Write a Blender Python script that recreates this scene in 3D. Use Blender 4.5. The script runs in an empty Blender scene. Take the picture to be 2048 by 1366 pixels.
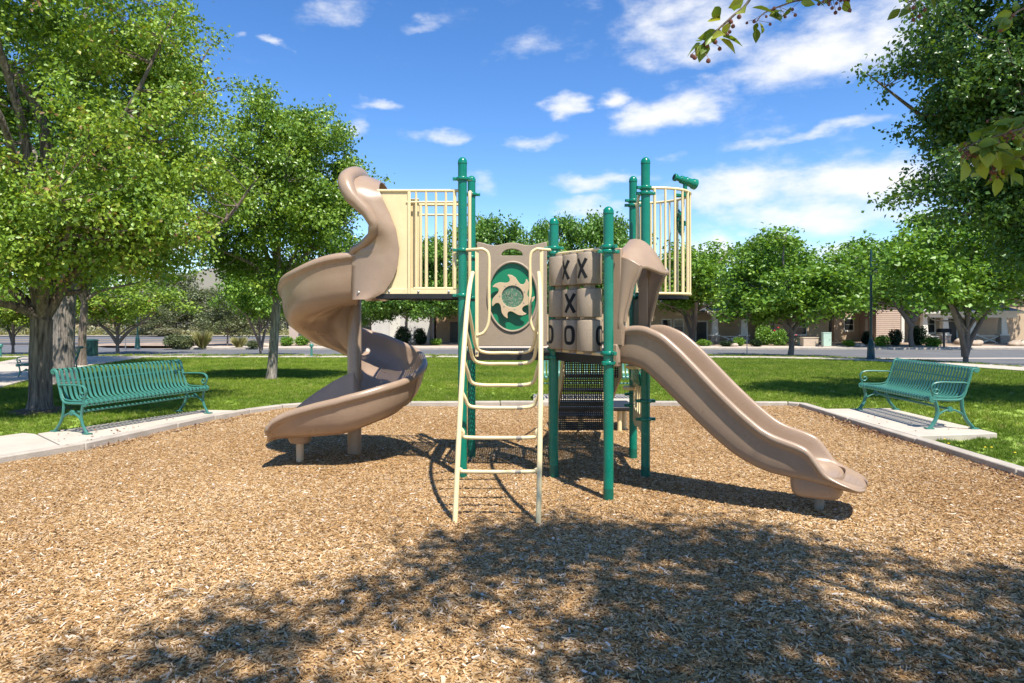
import bpy, bmesh, math, random
import numpy as np
from mathutils import Vector, Matrix
from mathutils.geometry import delaunay_2d_cdt
R = math.radians
scene = bpy.context.scene
col = scene.collection
random.seed(7)

# ------------------------------------------------------------------ camera
FPX, CAMH, HZ = 1365.333, 1.62, 630.0
cam = bpy.data.cameras.new('camera'); camo = bpy.data.objects.new('camera', cam); col.objects.link(camo)
camo.location = (0, 0, CAMH); camo.rotation_euler = (R(90), 0, 0)
cam.sensor_width = 36; cam.lens = 24; cam.shift_y = -(683 - HZ) / 2048
cam.clip_start = 0.05; cam.clip_end = 3000
scene.camera = camo

# ------------------------------------------------------------------ light
LIGHT_DIR = Vector((-0.25, 0.50, -1.0)).normalized()
SUN_EL = math.asin(-LIGHT_DIR.z); SUN_AZ = math.atan2(-LIGHT_DIR.x, -LIGHT_DIR.y)
sun = bpy.data.lights.new('sun', 'SUN'); suno = bpy.data.objects.new('sun', sun); col.objects.link(suno)
sun.energy = 5.0; sun.angle = R(0.65); sun.color = (1.0, 0.95, 0.86)
suno.rotation_euler = LIGHT_DIR.to_track_quat('-Z', 'Y').to_euler(); suno.location = (5, -10, 20)
scene.view_settings.view_transform = 'Standard'; scene.view_settings.look = 'None'
scene.view_settings.exposure = 0.72; scene.view_settings.gamma = 1.0
scene.view_settings.use_curve_mapping = False
scene.cycles.max_bounces = 6; scene.cycles.diffuse_bounces = 3; scene.cycles.glossy_bounces = 2; scene.cycles.transmission_bounces = 3; scene.cycles.transparent_max_bounces = 16
scene.cycles.use_adaptive_sampling = True

world = bpy.data.worlds.new('World'); scene.world = world; world.use_nodes = True
def build_sky():
    nt = world.node_tree; nt.nodes.clear(); N = nt.nodes.new; L = nt.links.new
    out = N('ShaderNodeOutputWorld'); bg = N('ShaderNodeBackground'); L(bg.outputs[0], out.inputs[0])
    bg.inputs[1].default_value = 0.11
    sky = N('ShaderNodeTexSky'); sky.sky_type = 'NISHITA'; sky.sun_disc = False
    sky.sun_elevation = SUN_EL; sky.sun_rotation = SUN_AZ
    sky.altitude = 1500; sky.air_density = 1.0; sky.dust_density = 0.3; sky.ozone_density = 2.0
    hs = N('ShaderNodeHueSaturation'); hs.inputs['Hue'].default_value = .506; hs.inputs['Saturation'].default_value = 1.27; hs.inputs['Value'].default_value = 1.22
    L(sky.outputs[0], hs.inputs['Color'])
    tc = N('ShaderNodeTexCoord'); sp = N('ShaderNodeSeparateXYZ'); L(tc.outputs['Generated'], sp.inputs[0])
    def M(op, a, b=None, c=None):
        n = N('ShaderNodeMath'); n.operation = op
        for i, v in enumerate((a, b, c)):
            if v is None: continue
            if isinstance(v, (int, float)): n.inputs[i].default_value = v
            else: L(v, n.inputs[i])
        return n.outputs[0]
    az = M('ARCTAN2', sp.outputs[0], sp.outputs[1]); el = M('ARCSINE', sp.outputs[2])
    cb = N('ShaderNodeCombineXYZ'); L(az, cb.inputs[0]); L(el, cb.inputs[1])
    # turbulence of the cloud edges
    nz = N('ShaderNodeTexNoise'); nz.inputs['Scale'].default_value = 9; nz.inputs['Detail'].default_value = 9; nz.inputs['Roughness'].default_value = 0.62
    mp = N('ShaderNodeMapping'); mp.inputs['Scale'].default_value = (1.0, 2.1, 1); mp.inputs['Rotation'].default_value = (0, 0, R(-8))
    L(cb.outputs[0], mp.inputs[0]); L(mp.outputs[0], nz.inputs['Vector'])
    dv = N('ShaderNodeVectorMath'); dv.operation = 'MULTIPLY_ADD'
    n2 = N('ShaderNodeTexNoise'); n2.inputs['Scale'].default_value = 14; n2.inputs['Detail'].default_value = 5
    L(mp.outputs[0], n2.inputs['Vector'])
    sb = N('ShaderNodeVectorMath'); sb.operation = 'SUBTRACT'; sb.inputs[1].default_value = (.5, .5, .5); L(n2.outputs['Color'], sb.inputs[0])
    L(sb.outputs[0], dv.inputs[0]); dv.inputs[1].default_value = (.09, .05, 0); L(cb.outputs[0], dv.inputs[2])
    wv = dv.outputs[0]
    # (px, py, half width, half height, density, tilt): the clouds of that afternoon
    B = [(1350,215,135,48,1.15,9),(1290,235,70,28,1.0,0),(1137,212,46,30,1.05,0),(1226,202,40,22,.95,0),(1650,95,270,85,.98,6),(1560,105,120,40,.8,0),
         (1420,60,220,90,.9,0),(1330,20,130,50,.75,0),(1780,30,200,60,.8,0),(1640,265,240,18,.8,5),(1780,300,120,20,.6,25),(1720,370,360,75,1.15,3),(1480,380,220,60,1.05,0),(1620,430,260,45,1.0,0),(1240,358,190,22,.85,0),
         (1180,412,110,28,.8,0),(1700,440,260,45,.85,0),(1420,490,75,45,1.2,0),(1560,478,80,30,1.1,0),(1680,495,120,35,.9,0),(1340,320,60,16,.7,0),(558,86,36,15,.95,-8),(492,71,28,11,.75,0),
         (762,216,56,15,.85,0),(885,271,85,18,.85,0),(1065,283,80,18,.8,8),(712,262,36,24,.75,0),(690,22,130,34,.64,12),(1080,88,150,42,.60,14),(830,50,75,18,.58,10),
         (340,465,60,55,1.2,0),(960,370,60,30,.62,0),(1230,600,500,50,.7,0),(300,600,400,50,.7,0),(1800,560,400,60,.9,0)]
    acc = None
    for (px, py, w, h, d, tl) in B:
        dx = (px-1024)/FPX; dz = (HZ-py)/FPX
        m = N('ShaderNodeMapping'); m.vector_type = 'TEXTURE'
        m.inputs['Location'].default_value = (math.atan(dx), math.atan(dz/math.sqrt(1+dx*dx)), 0)
        k = 1/(1+dx*dx)
        m.inputs['Scale'].default_value = (w*1.25/FPX*k, h*1.25/FPX*math.sqrt(k), 1); m.inputs['Rotation'].default_value = (0, 0, R(tl))
        L(wv, m.inputs[0])
        ln = N('ShaderNodeVectorMath'); ln.operation = 'LENGTH'; L(m.outputs[0], ln.inputs[0])
        mr = N('ShaderNodeMapRange'); mr.interpolation_type = 'SMOOTHSTEP'; L(ln.outputs['Value'], mr.inputs[0])
        mr.inputs[1].default_value = 0; mr.inputs[2].default_value = 1.25; mr.inputs[3].default_value = d; mr.inputs[4].default_value = 0
        acc = mr.outputs[0] if acc is None else M('MAXIMUM', acc, mr.outputs[0])
    # a thin overall veil of broken cloud, the same all round the sky
    n3 = N('ShaderNodeTexNoise'); n3.inputs['Scale'].default_value = 3.2; n3.inputs['Detail'].default_value = 6
    L(tc.outputs['Generated'], n3.inputs['Vector'])
    veil = N('ShaderNodeMapRange'); L(n3.outputs[0], veil.inputs[0]); veil.inputs[1].default_value = .45; veil.inputs[2].default_value = .75; veil.inputs[3].default_value = 0; veil.inputs[4].default_value = .62
    dens = M('MAXIMUM', acc, veil.outputs[0])
    f = M('MULTIPLY_ADD', M('SUBTRACT', nz.outputs[0], .5), 1.9, dens)
    mask = N('ShaderNodeMapRange'); mask.interpolation_type = 'SMOOTHSTEP'; L(f, mask.inputs[0])
    mask.inputs[1].default_value = .28; mask.inputs[2].default_value = 1.2; mask.inputs[3].default_value = 0; mask.inputs[4].default_value = .97
    gate = N('ShaderNodeMapRange'); L(dens, gate.inputs[0]); gate.inputs[1].default_value = 0.0; gate.inputs[2].default_value = .4
    mk = M('MULTIPLY', mask.outputs[0], gate.outputs[0])
    mx = N('ShaderNodeMix'); mx.data_type = 'RGBA'; L(mk, mx.inputs['Factor']); L(hs.outputs[0], mx.inputs['A'])
    mx.inputs['B'].default_value = (5.9, 5.95, 6.05, 1)
    L(mx.outputs['Result'], bg.inputs[0])
build_sky()
world.cycles.sampling_method = 'MANUAL'; world.cycles.sample_map_resolution = 512

# ------------------------------------------------------------------ terrain and pixel helpers
def zg(y):                         # lie of the land: level round the play bed, falling gently to the street
    if y < 12.6: return 0.0
    if y < 42: return -(y-12.6)*0.02551
    return -0.75
def G(px, py, z=0.0):              # a point of the ground from where the photograph shows it
    k = (py-HZ)/FPX
    Y = (CAMH-z)/k
    if Y > 12.6: Y = (CAMH-z-0.3214)/(k-0.02551) if k > 0.0256 else 999
    if Y > 42 or Y < 0: Y = (CAMH-z+0.75)/k
    return Vector(((px-1024)/FPX*Y, Y, zg(Y)+z))
def at(px, py, Y): return Vector(((px-1024)/FPX*Y, Y, CAMH+(HZ-py)/FPX*Y))

# ------------------------------------------------------------------ mesh helpers
class MB:
    def __init__(s): s.v = []; s.f = []
    def add(s, vs, fs):
        o = len(s.v); s.v += [Vector(v) for v in vs]; s.f += [tuple(i+o for i in f) for f in fs]; return s
    def box(s, c, d, m=None):
        vs = [Vector((sx*d[0]/2, sy*d[1]/2, sz*d[2]/2)) for sx in (-1,1) for sy in (-1,1) for sz in (-1,1)]
        if m is not None: vs = [m @ v for v in vs]
        return s.add([v+Vector(c) for v in vs], [(0,1,3,2),(4,6,7,5),(0,4,5,1),(2,3,7,6),(0,2,6,4),(1,5,7,3)])
    def tube(s, pts, r, n=8, cap=True, closed=False, flat=None):
        pts = [Vector(p) for p in pts]; m = len(pts)
        rr = r if isinstance(r, (list, tuple)) else [r]*m
        T = []
        for i in range(m):
            a = pts[(i-1) % m] if (closed or i > 0) else pts[i]; b = pts[(i+1) % m] if (closed or i < m-1) else pts[i]
            T.append((b-a).normalized())
        u = T[0].orthogonal().normalized()
        if abs(T[0].z) < .9: u = T[0].cross(Vector((0,0,1))).normalized()
        vs = []
        for i in range(m):
            u = (u - T[i]*u.dot(T[i])).normalized(); w = T[i].cross(u)
            for k in range(n):
                a = 2*math.pi*k/n
                vs.append(pts[i] + (u*math.cos(a)*(flat[0] if flat else 1) + w*math.sin(a)*(flat[1] if flat else 1))*rr[i])
        fs = []
        for i in range(m if closed else m-1):
            j = (i+1) % m
            for k in range(n):
                fs.append((i*n+k, i*n+(k+1)%n, j*n+(k+1)%n, j*n+k))
        if cap and not closed: fs += [tuple(range(n-1,-1,-1)), tuple((m-1)*n+k for k in range(n))]
        return s.add(vs, fs)
    def lathe(s, prof, n=16, o=(0,0,0), axis=None):
        vs = []; o = Vector(o)
        q = Vector((0,0,1)).rotation_difference(Vector(axis)) if axis is not None else None
        for (r, z) in prof:
            for k in range(n):
                a = 2*math.pi*k/n; v = Vector((r*math.cos(a), r*math.sin(a), z))
                vs.append((q @ v if q else v)+o)
        fs = []
        for i in range(len(prof)-1):
            for k in range(n): fs.append((i*n+k, i*n+(k+1)%n, (i+1)*n+(k+1)%n, (i+1)*n+k))
        fs += [tuple(range(n-1,-1,-1)), tuple((len(prof)-1)*n+k for k in range(n))]
        return s.add(vs, fs)
    def grid(s, rows, cu=False, cv=False):
        m = len(rows); n = len(rows[0]); fs = []
        for i in range(m if cu else m-1):
            for k in range(n if cv else n-1):
                fs.append((i*n+k, i*n+(k+1)%n, ((i+1)%m)*n+(k+1)%n, ((i+1)%m)*n+k))
        return s.add([p for r in rows for p in r], fs)
    def plate(s, outer, holes, fn, t):
        """flat sheet with holes: outline in 2D, fn(u, v, w) maps into space, thickness w 0..t"""
        pts = []; ed = []
        for lp in [outer]+holes:
            o = len(pts); pts += [Vector(p) for p in lp]; ed += [(o+i, o+(i+1) % len(lp)) for i in range(len(lp))]
        v2, e2, f2, *_ = delaunay_2d_cdt(pts, ed, [], 0, 1e-7)
        keep = []
        for f in f2:
            c = sum((v2[i] for i in f), Vector((0,0)))/len(f)
            if inside(c, outer) and not any(inside(c, h) for h in holes): keep.append(f)
        n = len(v2)
        vs = [fn(v.x, v.y, 0) for v in v2]+[fn(v.x, v.y, t) for v in v2]
        cnt = {}
        for f in keep:
            for a, b in zip(f, f[1:]+f[:1] if isinstance(f, list) else tuple(f[1:])+tuple(f[:1])): cnt[(a,b)] = 1
        fs = [tuple(f) for f in keep]+[tuple(i+n for i in reversed(f)) for f in keep]
        for (a, b) in cnt:
            if (b, a) not in cnt: fs.append((b, a, a+n, b+n))
        return s.add(vs, fs)
    def mesh(s, name, off=None, sharp=38):
        me = bpy.data.meshes.new(name)
        vs = [v-off for v in s.v] if off is not None else s.v
        me.from_pydata([tuple(v) for v in vs], [], s.f); me.validate()
        bm = bmesh.new(); bm.from_mesh(me); bmesh.ops.recalc_face_normals(bm, faces=bm.faces); bm.to_mesh(me); bm.free()
        me.shade_smooth(); me.set_sharp_from_angle(angle=R(sharp))
        return me
    def build(s, name, mat, parent=None, off=None, sharp=38, bevel=0):
        o = bpy.data.objects.new(name, s.mesh(name, off, sharp)); col.objects.link(o)
        if mat: o.data.materials.append(mat)
        if parent: o.parent = parent
        if bevel:
            b = o.modifiers.new('bevel', 'BEVEL'); b.width = bevel; b.segments = 2; b.limit_method = 'ANGLE'; b.angle_limit = R(40)
        return o
def inside(p, poly):
    c = False; n = len(poly); x, y = p[0], p[1]
    for i in range(n):
        x1, y1 = poly[i][0], poly[i][1]; x2, y2 = poly[i-1][0], poly[i-1][1]
        if (y1 > y) != (y2 > y) and x < (x2-x1)*(y-y1)/(y2-y1)+x1: c = not c
    return c
def tag(o, label=None, cat=None, group=None, kind=None):
    if label: o['label'] = label
    if cat: o['category'] = cat
    if group: o['group'] = group
    if kind: o['kind'] = kind
    return o
def empty(name, loc=(0,0,0), rz=0, label=None, cat=None, group=None, kind=None):
    o = bpy.data.objects.new(name, None); col.objects.link(o); o.location = loc; o.rotation_euler = (0,0,rz)
    o.empty_display_size = .2
    return tag(o, label, cat, group, kind)
def copy_tree(o, parent=None):
    c = o.copy(); col.objects.link(c); c.parent = parent
    for ch in o.children: copy_tree(ch, c)
    return c
def obj(name, me, parent=None, loc=(0,0,0)):
    o = bpy.data.objects.new(name, me); col.objects.link(o); o.parent = parent; o.location = loc; return o
def smooth(pts, k=4):              # Catmull-Rom through the points
    P = [Vector(p) for p in pts]; out = []
    for i in range(len(P)-1):
        a = P[i-1] if i else P[i]*2-P[i+1]; b = P[i]; c = P[i+1]; d = P[i+2] if i+2 < len(P) else P[i+1]*2-P[i]
        for j in range(k):
            t = j/k; out.append(.5*((2*b)+(c-a)*t+(2*a-5*b+4*c-d)*t*t+(3*b-a-3*c+d)*t**3))
    out.append(P[-1]); return out
def lerp(tab, x):
    if x <= tab[0][0]: return tab[0][1]
    for (a, b), (c, d) in zip(tab, tab[1:]):
        if x <= c:
            t = (x-a)/(c-a); t = t*t*(3-2*t)*.5+t*.5; return b+(d-b)*t
    return tab[-1][1]

# ------------------------------------------------------------------ materials
MT = {}
def mat(name, c, rough=.5, var=.12, vscale=6, bump=0, bscale=80, spec=.5, c2=None, speck=None, coat=0, metal=0, stretch=None, coord='Object', dirt=None):
    m = bpy.data.materials.new(name); m.use_nodes = True; nt = m.node_tree; N = nt.nodes.new; L = nt.links.new
    p = nt.nodes['Principled BSDF']; p.inputs['Roughness'].default_value = rough; p.inputs['Specular IOR Level'].default_value = spec
    p.inputs['Coat Weight'].default_value = coat; p.inputs['Coat Roughness'].default_value = .15; p.inputs['Metallic'].default_value = metal
    tc = N('ShaderNodeTexCoord'); vec = tc.outputs[coord]
    if stretch:
        mp = N('ShaderNodeMapping'); mp.inputs['Scale'].default_value = stretch; L(vec, mp.inputs[0]); vec = mp.outputs[0]
    nz = N('ShaderNodeTexNoise'); nz.inputs['Scale'].default_value = vscale; nz.inputs['Detail'].default_value = 6; nz.inputs['Roughness'].default_value = .6; L(vec, nz.inputs['Vector'])
    rp = N('ShaderNodeValToRGB'); L(nz.outputs[0], rp.inputs[0])
    a = [max(0, x*(1-var*1.3)) for x in c]; b = c2 if c2 else [x*(1+var) for x in c]
    rp.color_ramp.elements[0].position = .3; rp.color_ramp.elements[0].color = (*a, 1)
    rp.color_ramp.elements[1].position = .7; rp.color_ramp.elements[1].color = (*b, 1)
    cur = rp.outputs[0]
    if speck:                      # (scale, colour, amount): fine flecks
        v = N('ShaderNodeTexNoise'); v.inputs['Scale'].default_value = speck[0]; v.inputs['Detail'].default_value = 2; L(tc.outputs[coord], v.inputs['Vector'])
        r2 = N('ShaderNodeMapRange'); L(v.outputs[0], r2.inputs[0]); r2.inputs[1].default_value = .55; r2.inputs[2].default_value = .68; r2.inputs[4].default_value = speck[2]
        mx = N('ShaderNodeMix'); mx.data_type = 'RGBA'; L(r2.outputs[0], mx.inputs['Factor']); L(cur, mx.inputs['A']); mx.inputs['B'].default_value = (*speck[1], 1); cur = mx.outputs['Result']
    if dirt:                       # (scale, colour, amount): worn or soiled patches
        v = N('ShaderNodeTexNoise'); v.inputs['Scale'].default_value = dirt[0]; v.inputs['Detail'].default_value = 8; v.inputs['Roughness'].default_value = .7; L(tc.outputs[coord], v.inputs['Vector'])
        r2 = N('ShaderNodeMapRange'); L(v.outputs[0], r2.inputs[0]); r2.inputs[1].default_value = .52; r2.inputs[2].default_value = .75; r2.inputs[4].default_value = dirt[2]
        mx = N('ShaderNodeMix'); mx.data_type = 'RGBA'; L(r2.outputs[0], mx.inputs['Factor']); L(cur, mx.inputs['A']); mx.inputs['B'].default_value = (*dirt[1], 1); cur = mx.outputs['Result']
        rr = N('ShaderNodeMapRange'); L(v.outputs[0], rr.inputs[0]); rr.inputs[1].default_value = .3; rr.inputs[2].default_value = .8; rr.inputs[3].default_value = rough*.85; rr.inputs[4].default_value = min(1, rough*1.35); L(rr.outputs[0], p.inputs['Roughness'])
    L(cur, p.inputs['Base Color'])
    if bump:
        bz = N('ShaderNodeTexNoise'); bz.inputs['Scale'].default_value = bscale; bz.inputs['Detail'].default_value = 5; L(vec, bz.inputs['Vector'])
        bp = N('ShaderNodeBump'); bp.inputs['Strength'].default_value = bump; bp.inputs['Distance'].default_value = .06 if bump >= 1 else .02; L(bz.outputs[0], bp.inputs['Height']); L(bp.outputs[0], p.inputs['Normal'])
    MT[name] = m; return m
mat('brown_plastic', (.312,.216,.146), .29, .07, 3, .04, 260, speck=(300,(.44,.32,.22),.6), dirt=(4,(.38,.28,.20),.5))
mat('brown_panel', (.345,.268,.19), .5, .06, 4, .03, 260, speck=(170,(.16,.125,.09),.75), dirt=(6,(.36,.29,.23),.3))
mat('cream_metal', (.76,.61,.335), .36, .05, 8, .02, 200, dirt=(9,(.60,.49,.30),.35))
mat('worn_tread', (.27,.24,.19), .5, .15, 30)
mat('green_metal', (.0015,.175,.112), .24, .10, 7, .012, 160, dirt=(8,(.03,.24,.165),.3))
mat('green_sleeve', (.002,.11,.07), .34, .1, 7)
mat('green_sheet', (.002,.19,.085), .38, .05, 3)
mat('tan_sheet', (.56,.42,.26), .45, .05, 5)
mat('black_coat', (.012,.011,.011), .5, .3, 20, .1, 300)
mat('bubble_window', (.07,.17,.10), .35, .3, 20, 0, speck=(60,(.34,.30,.22),.9))
mat('letter_black', (.004,.004,.0045), .8, .2, 20)
mat('bolt_steel', (.45,.43,.40), .35, .1, 40, metal=.9)
mat('bench_green', (.045,.178,.138), .36, .10, 9, .02, 120, dirt=(7,(.11,.25,.205),.4))
mat('concrete', (.50,.43,.35), .85, .10, 1.6, .25, 90, speck=(150,(.30,.27,.23),.35), dirt=(3,(.33,.28,.22),.5))
mat('kerb_concrete', (.42,.365,.30), .88, .14, 2.5, .3, 70, speck=(120,(.24,.21,.18),.4), dirt=(4,(.25,.21,.16),.6))
mat('asphalt', (.115,.115,.118), .9, .14, .8, .3, 60, speck=(60,(.20,.20,.20),.4))
mat('yellow_paint', (.62,.36,.05), .7, .15, 3)
mat('dirt', (.33,.245,.165), .95, .2, .35, .4, 12, speck=(8,(.25,.2,.12),.4))
mat('dry_scrub', (.40,.33,.17), .95, .25, .22, .4, 6, c2=(.22,.235,.12))
mat('yard_bark', (.30,.20,.13), .95, .2, 1.1, .4, 20, c2=(.38,.29,.21))
mat('hill_dirt', (.26,.215,.18), .95, .2, .05, 0, c2=(.17,.165,.115))
mat('soil', (.11,.07,.045), .95, .25, 8, .5, 40)
mat('stucco_tan', (.50,.38,.255), .9, .06, 2, .2, 90)
mat('stucco_brown', (.42,.27,.17), .9, .06, 2, .2, 90)
mat('stucco_white', (.60,.57,.53), .9, .05, 2, .2, 90)
mat('stucco_pink', (.50,.385,.31), .9, .05, 2, .2, 90)
mat('siding', (.47,.35,.275), .75, .06, 2)
mat('trim_white', (.72,.68,.60), .6, .05, 4)
mat('stone', (.36,.27,.21), .9, .3, 7, .5, 20, c2=(.48,.42,.36))
mat('shingle', (.33,.325,.32), .9, .15, 4, .3, 30)
mat('glass_dark', (.02,.024,.026), .08, .2, 2)
mat('door_dark', (.035,.03,.026), .4, .2, 5)
mat('mint_metal', (.40,.52,.42), .5, .06, 4)
mat('tan_box', (.48,.38,.28), .8, .08, 5)
mat('boulder', (.42,.30,.20), .95, .25, 2.2, .6, 9, c2=(.54,.45,.36))
mat('lamp_green', (.008,.04,.038), .35, .12, 8)
mat('bin_green', (.012,.065,.05), .4, .12, 8)
mat('galvanised', (.32,.33,.34), .45, .1, 10, metal=.6)
mat('stop_red', (.60,.02,.02), .45, .05, 5)
mat('sign_teal', (.0,.33,.28), .45, .05, 5)
mat('sign_white', (.8,.8,.8), .45, .03, 5)
mat('bark_grey', (.17,.135,.105), .95, .35, 22, 1.0, 26, c2=(.40,.345,.29), stretch=(1,1,.14))
mat('bark_brown', (.095,.065,.045), .95, .4, 22, 1.0, 26, c2=(.29,.23,.18), stretch=(1,1,.14))
mat('bark_far', (.16,.125,.10), .95, .3, 10, .6, 14, c2=(.27,.23,.19), stretch=(1,1,.2))
mat('bark_dark', (.06,.045,.038), .95, .3, 10, .6, 14, c2=(.12,.09,.075), stretch=(1,1,.2))
mat('berry', (.16,.055,.03), .5, .3, 60)
mat('dandelion', (.75,.55,.02), .6, .1, 40)
mat('flower_red', (.62,.03,.04), .6, .2, 40)

def leaf_mat(name, cols, trans=.30, rough=.42, gain=1.0):
    m = bpy.data.materials.new(name); m.use_nodes = True; nt = m.node_tree; N = nt.nodes.new; L = nt.links.new
    p = nt.nodes['Principled BSDF']; out = nt.nodes['Material Output']; p.inputs['Roughness'].default_value = rough; p.inputs['Specular IOR Level'].default_value = .45
    at_ = N('ShaderNodeAttribute'); at_.attribute_name = 'rnd'
    rp = N('ShaderNodeValToRGB'); L(at_.outputs['Fac'], rp.inputs[0])
    el = rp.color_ramp.elements
    while len(el) < len(cols): el.new(.5)
    for e, (t, c) in zip(el, cols): e.position = t; e.color = (*[x*gain for x in c], 1)
    L(rp.outputs[0], p.inputs['Base Color'])
    tr = N('ShaderNodeBsdfTranslucent'); mc = N('ShaderNodeMix'); mc.data_type = 'RGBA'; mc.blend_type = 'MULTIPLY'; mc.inputs['Factor'].default_value = 1
    L(rp.outputs[0], mc.inputs['A']); mc.inputs['B'].default_value = (1.25, 1.15, .45, 1); L(mc.outputs['Result'], tr.inputs[0])
    mx = N('ShaderNodeMixShader'); mx.inputs[0].default_value = trans; L(p.outputs[0], mx.inputs[1]); L(tr.outputs[0], mx.inputs[2]); L(mx.outputs[0], out.inputs[0])
    MT[name] = m; return m
leaf_mat('leaf_yellow', [(0,(.05,.085,.012)),(.35,(.086,.148,.017)),(.7,(.148,.21,.024)),(.86,(.195,.238,.034)),(.93,(.17,.10,.045)),(1,(.14,.075,.04))], gain=1.95)
leaf_mat('leaf_pear', [(0,(.03,.062,.012)),(.4,(.07,.125,.017)),(.75,(.12,.18,.026)),(1,(.18,.235,.04))], rough=.28, gain=2.15)
leaf_mat('leaf_dark', [(0,(.02,.05,.014)),(.5,(.045,.095,.022)),(.85,(.085,.14,.03)),(1,(.14,.19,.04))], rough=.33, gain=1.75)
leaf_mat('leaf_ash', [(0,(.03,.07,.014)),(.4,(.06,.13,.02)),(.8,(.105,.19,.028)),(1,(.16,.24,.04))], gain=1.65)
leaf_mat('leaf_bright', [(0,(.05,.11,.012)),(.4,(.095,.19,.02)),(.8,(.15,.26,.03)),(1,(.21,.31,.05))], gain=1.35)
leaf_mat('leaf_olive', [(0,(.05,.07,.03)),(.5,(.105,.13,.055)),(1,(.19,.21,.10))], gain=1.25)
leaf_mat('leaf_plum', [(0,(.012,.006,.01)),(.5,(.028,.014,.02)),(1,(.05,.03,.035))])
leaf_mat('leaf_hedge', [(0,(.008,.022,.007)),(.5,(.018,.045,.012)),(1,(.045,.085,.02))])
leaf_mat('leaf_sage', [(0,(.14,.15,.10)),(.5,(.24,.24,.15)),(1,(.36,.34,.20))])
leaf_mat('leaf_straw', [(0,(.16,.18,.05)),(.5,(.30,.29,.11)),(1,(.46,.41,.22))])
leaf_mat('leaf_twig', [(0,(.05,.085,.012)),(.5,(.10,.15,.02)),(.8,(.17,.215,.025)),(1,(.24,.25,.04))], trans=.4, gain=1.7)

def perforated(name, a, b, pitch, thr=.25):     # punched metal: real see-through holes
    m = bpy.data.materials.new(name); m.use_nodes = True; nt = m.node_tree; N = nt.nodes.new; L = nt.links.new
    p = nt.nodes['Principled BSDF']; out = nt.nodes['Material Output']; p.inputs['Base Color'].default_value = (.013,.012,.012,1); p.inputs['Roughness'].default_value = .45
    tc = N('ShaderNodeTexCoord'); sp = N('ShaderNodeSeparateXYZ'); L(tc.outputs['Object'], sp.inputs[0])
    def w(i):
        k = N('ShaderNodeMath'); k.operation = 'MULTIPLY'; k.inputs[1].default_value = math.pi/pitch; L(sp.outputs[i], k.inputs[0])
        s = N('ShaderNodeMath'); s.operation = 'SINE'; L(k.outputs[0], s.inputs[0]); return s.outputs[0]
    mu = N('ShaderNodeMath'); mu.operation = 'MULTIPLY'; L(w(a), mu.inputs[0]); L(w(b), mu.inputs[1])
    ab = N('ShaderNodeMath'); ab.operation = 'ABSOLUTE'; L(mu.outputs[0], ab.inputs[0])
    gt = N('ShaderNodeMath'); gt.operation = 'GREATER_THAN'; L(ab.outputs[0], gt.inputs[0]); gt.inputs[1].default_value = thr
    t = N('ShaderNodeBsdfTransparent'); mx = N('ShaderNodeMixShader'); L(gt.outputs[0], mx.inputs[0]); L(p.outputs[0], mx.inputs[1]); L(t.outputs[0], mx.inputs[2]); L(mx.outputs[0], out.inputs[0])
    MT[name] = m; return m
perforated('perforated_deck', 0, 1, .026, .66)
perforated('perforated_step', 0, 2, .026, .68)

def mulch_mat():
    m = bpy.data.materials.new('mulch'); m.use_nodes = True; nt = m.node_tree; N = nt.nodes.new; L = nt.links.new
    p = nt.nodes['Principled BSDF']; p.inputs['Roughness'].default_value = .95; p.inputs['Specular IOR Level'].default_value = .15
    tc = N('ShaderNodeTexCoord')
    big = N('ShaderNodeTexNoise'); big.inputs['Scale'].default_value = .55; big.inputs['Detail'].default_value = 5; L(tc.outputs['Object'], big.inputs['Vector'])
    v = N('ShaderNodeTexVoronoi'); v.inputs['Scale'].default_value = 75; v.inputs['Randomness'].default_value = 1
    wn = N('ShaderNodeTexNoise'); wn.inputs['Scale'].default_value = 30; L(tc.outputs['Object'], wn.inputs['Vector'])
    ad = N('ShaderNodeMix'); ad.data_type = 'RGBA'; ad.blend_type = 'ADD'; ad.inputs['Factor'].default_value = .05; L(tc.outputs['Object'], ad.inputs['A']); L(wn.outputs['Color'], ad.inputs['B'])
    L(ad.outputs['Result'], v.inputs['Vector'])
    sp = N('ShaderNodeSeparateColor'); L(v.outputs['Color'], sp.inputs[0])
    rp = N('ShaderNodeValToRGB'); L(sp.outputs[0], rp.inputs[0]); e = rp.color_ramp.elements
    cols = [(0,(.07,.04,.02)),(.25,(.22,.13,.055)),(.6,(.42,.25,.10)),(.85,(.50,.33,.16)),(1,(.58,.46,.32))]
    while len(e) < len(cols): e.new(.5)
    for q, (t, c) in zip(e, cols): q.position = t; q.color = (*c, 1)
    r2 = N('ShaderNodeValToRGB'); L(big.outputs[0], r2.inputs[0]); r2.color_ramp.elements[0].position = .35; r2.color_ramp.elements[0].color = (.82,.74,.66,1); r2.color_ramp.elements[1].position = .65; r2.color_ramp.elements[1].color = (1.06,1.03,1.0,1)
    mu = N('ShaderNodeMix'); mu.data_type = 'RGBA'; mu.blend_type = 'MULTIPLY'; mu.inputs['Factor'].default_value = 1; L(rp.outputs[0], mu.inputs['A']); L(r2.outputs[0], mu.inputs['B'])
    L(mu.outputs['Result'], p.inputs['Base Color'])
    bp = N('ShaderNodeBump'); bp.inputs['Strength'].default_value = .9; bp.inputs['Distance'].default_value = .012; L(sp.outputs[1], bp.inputs['Height']); L(bp.outputs[0], p.inputs['Normal'])
    MT['mulch'] = m
mulch_mat()
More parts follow.
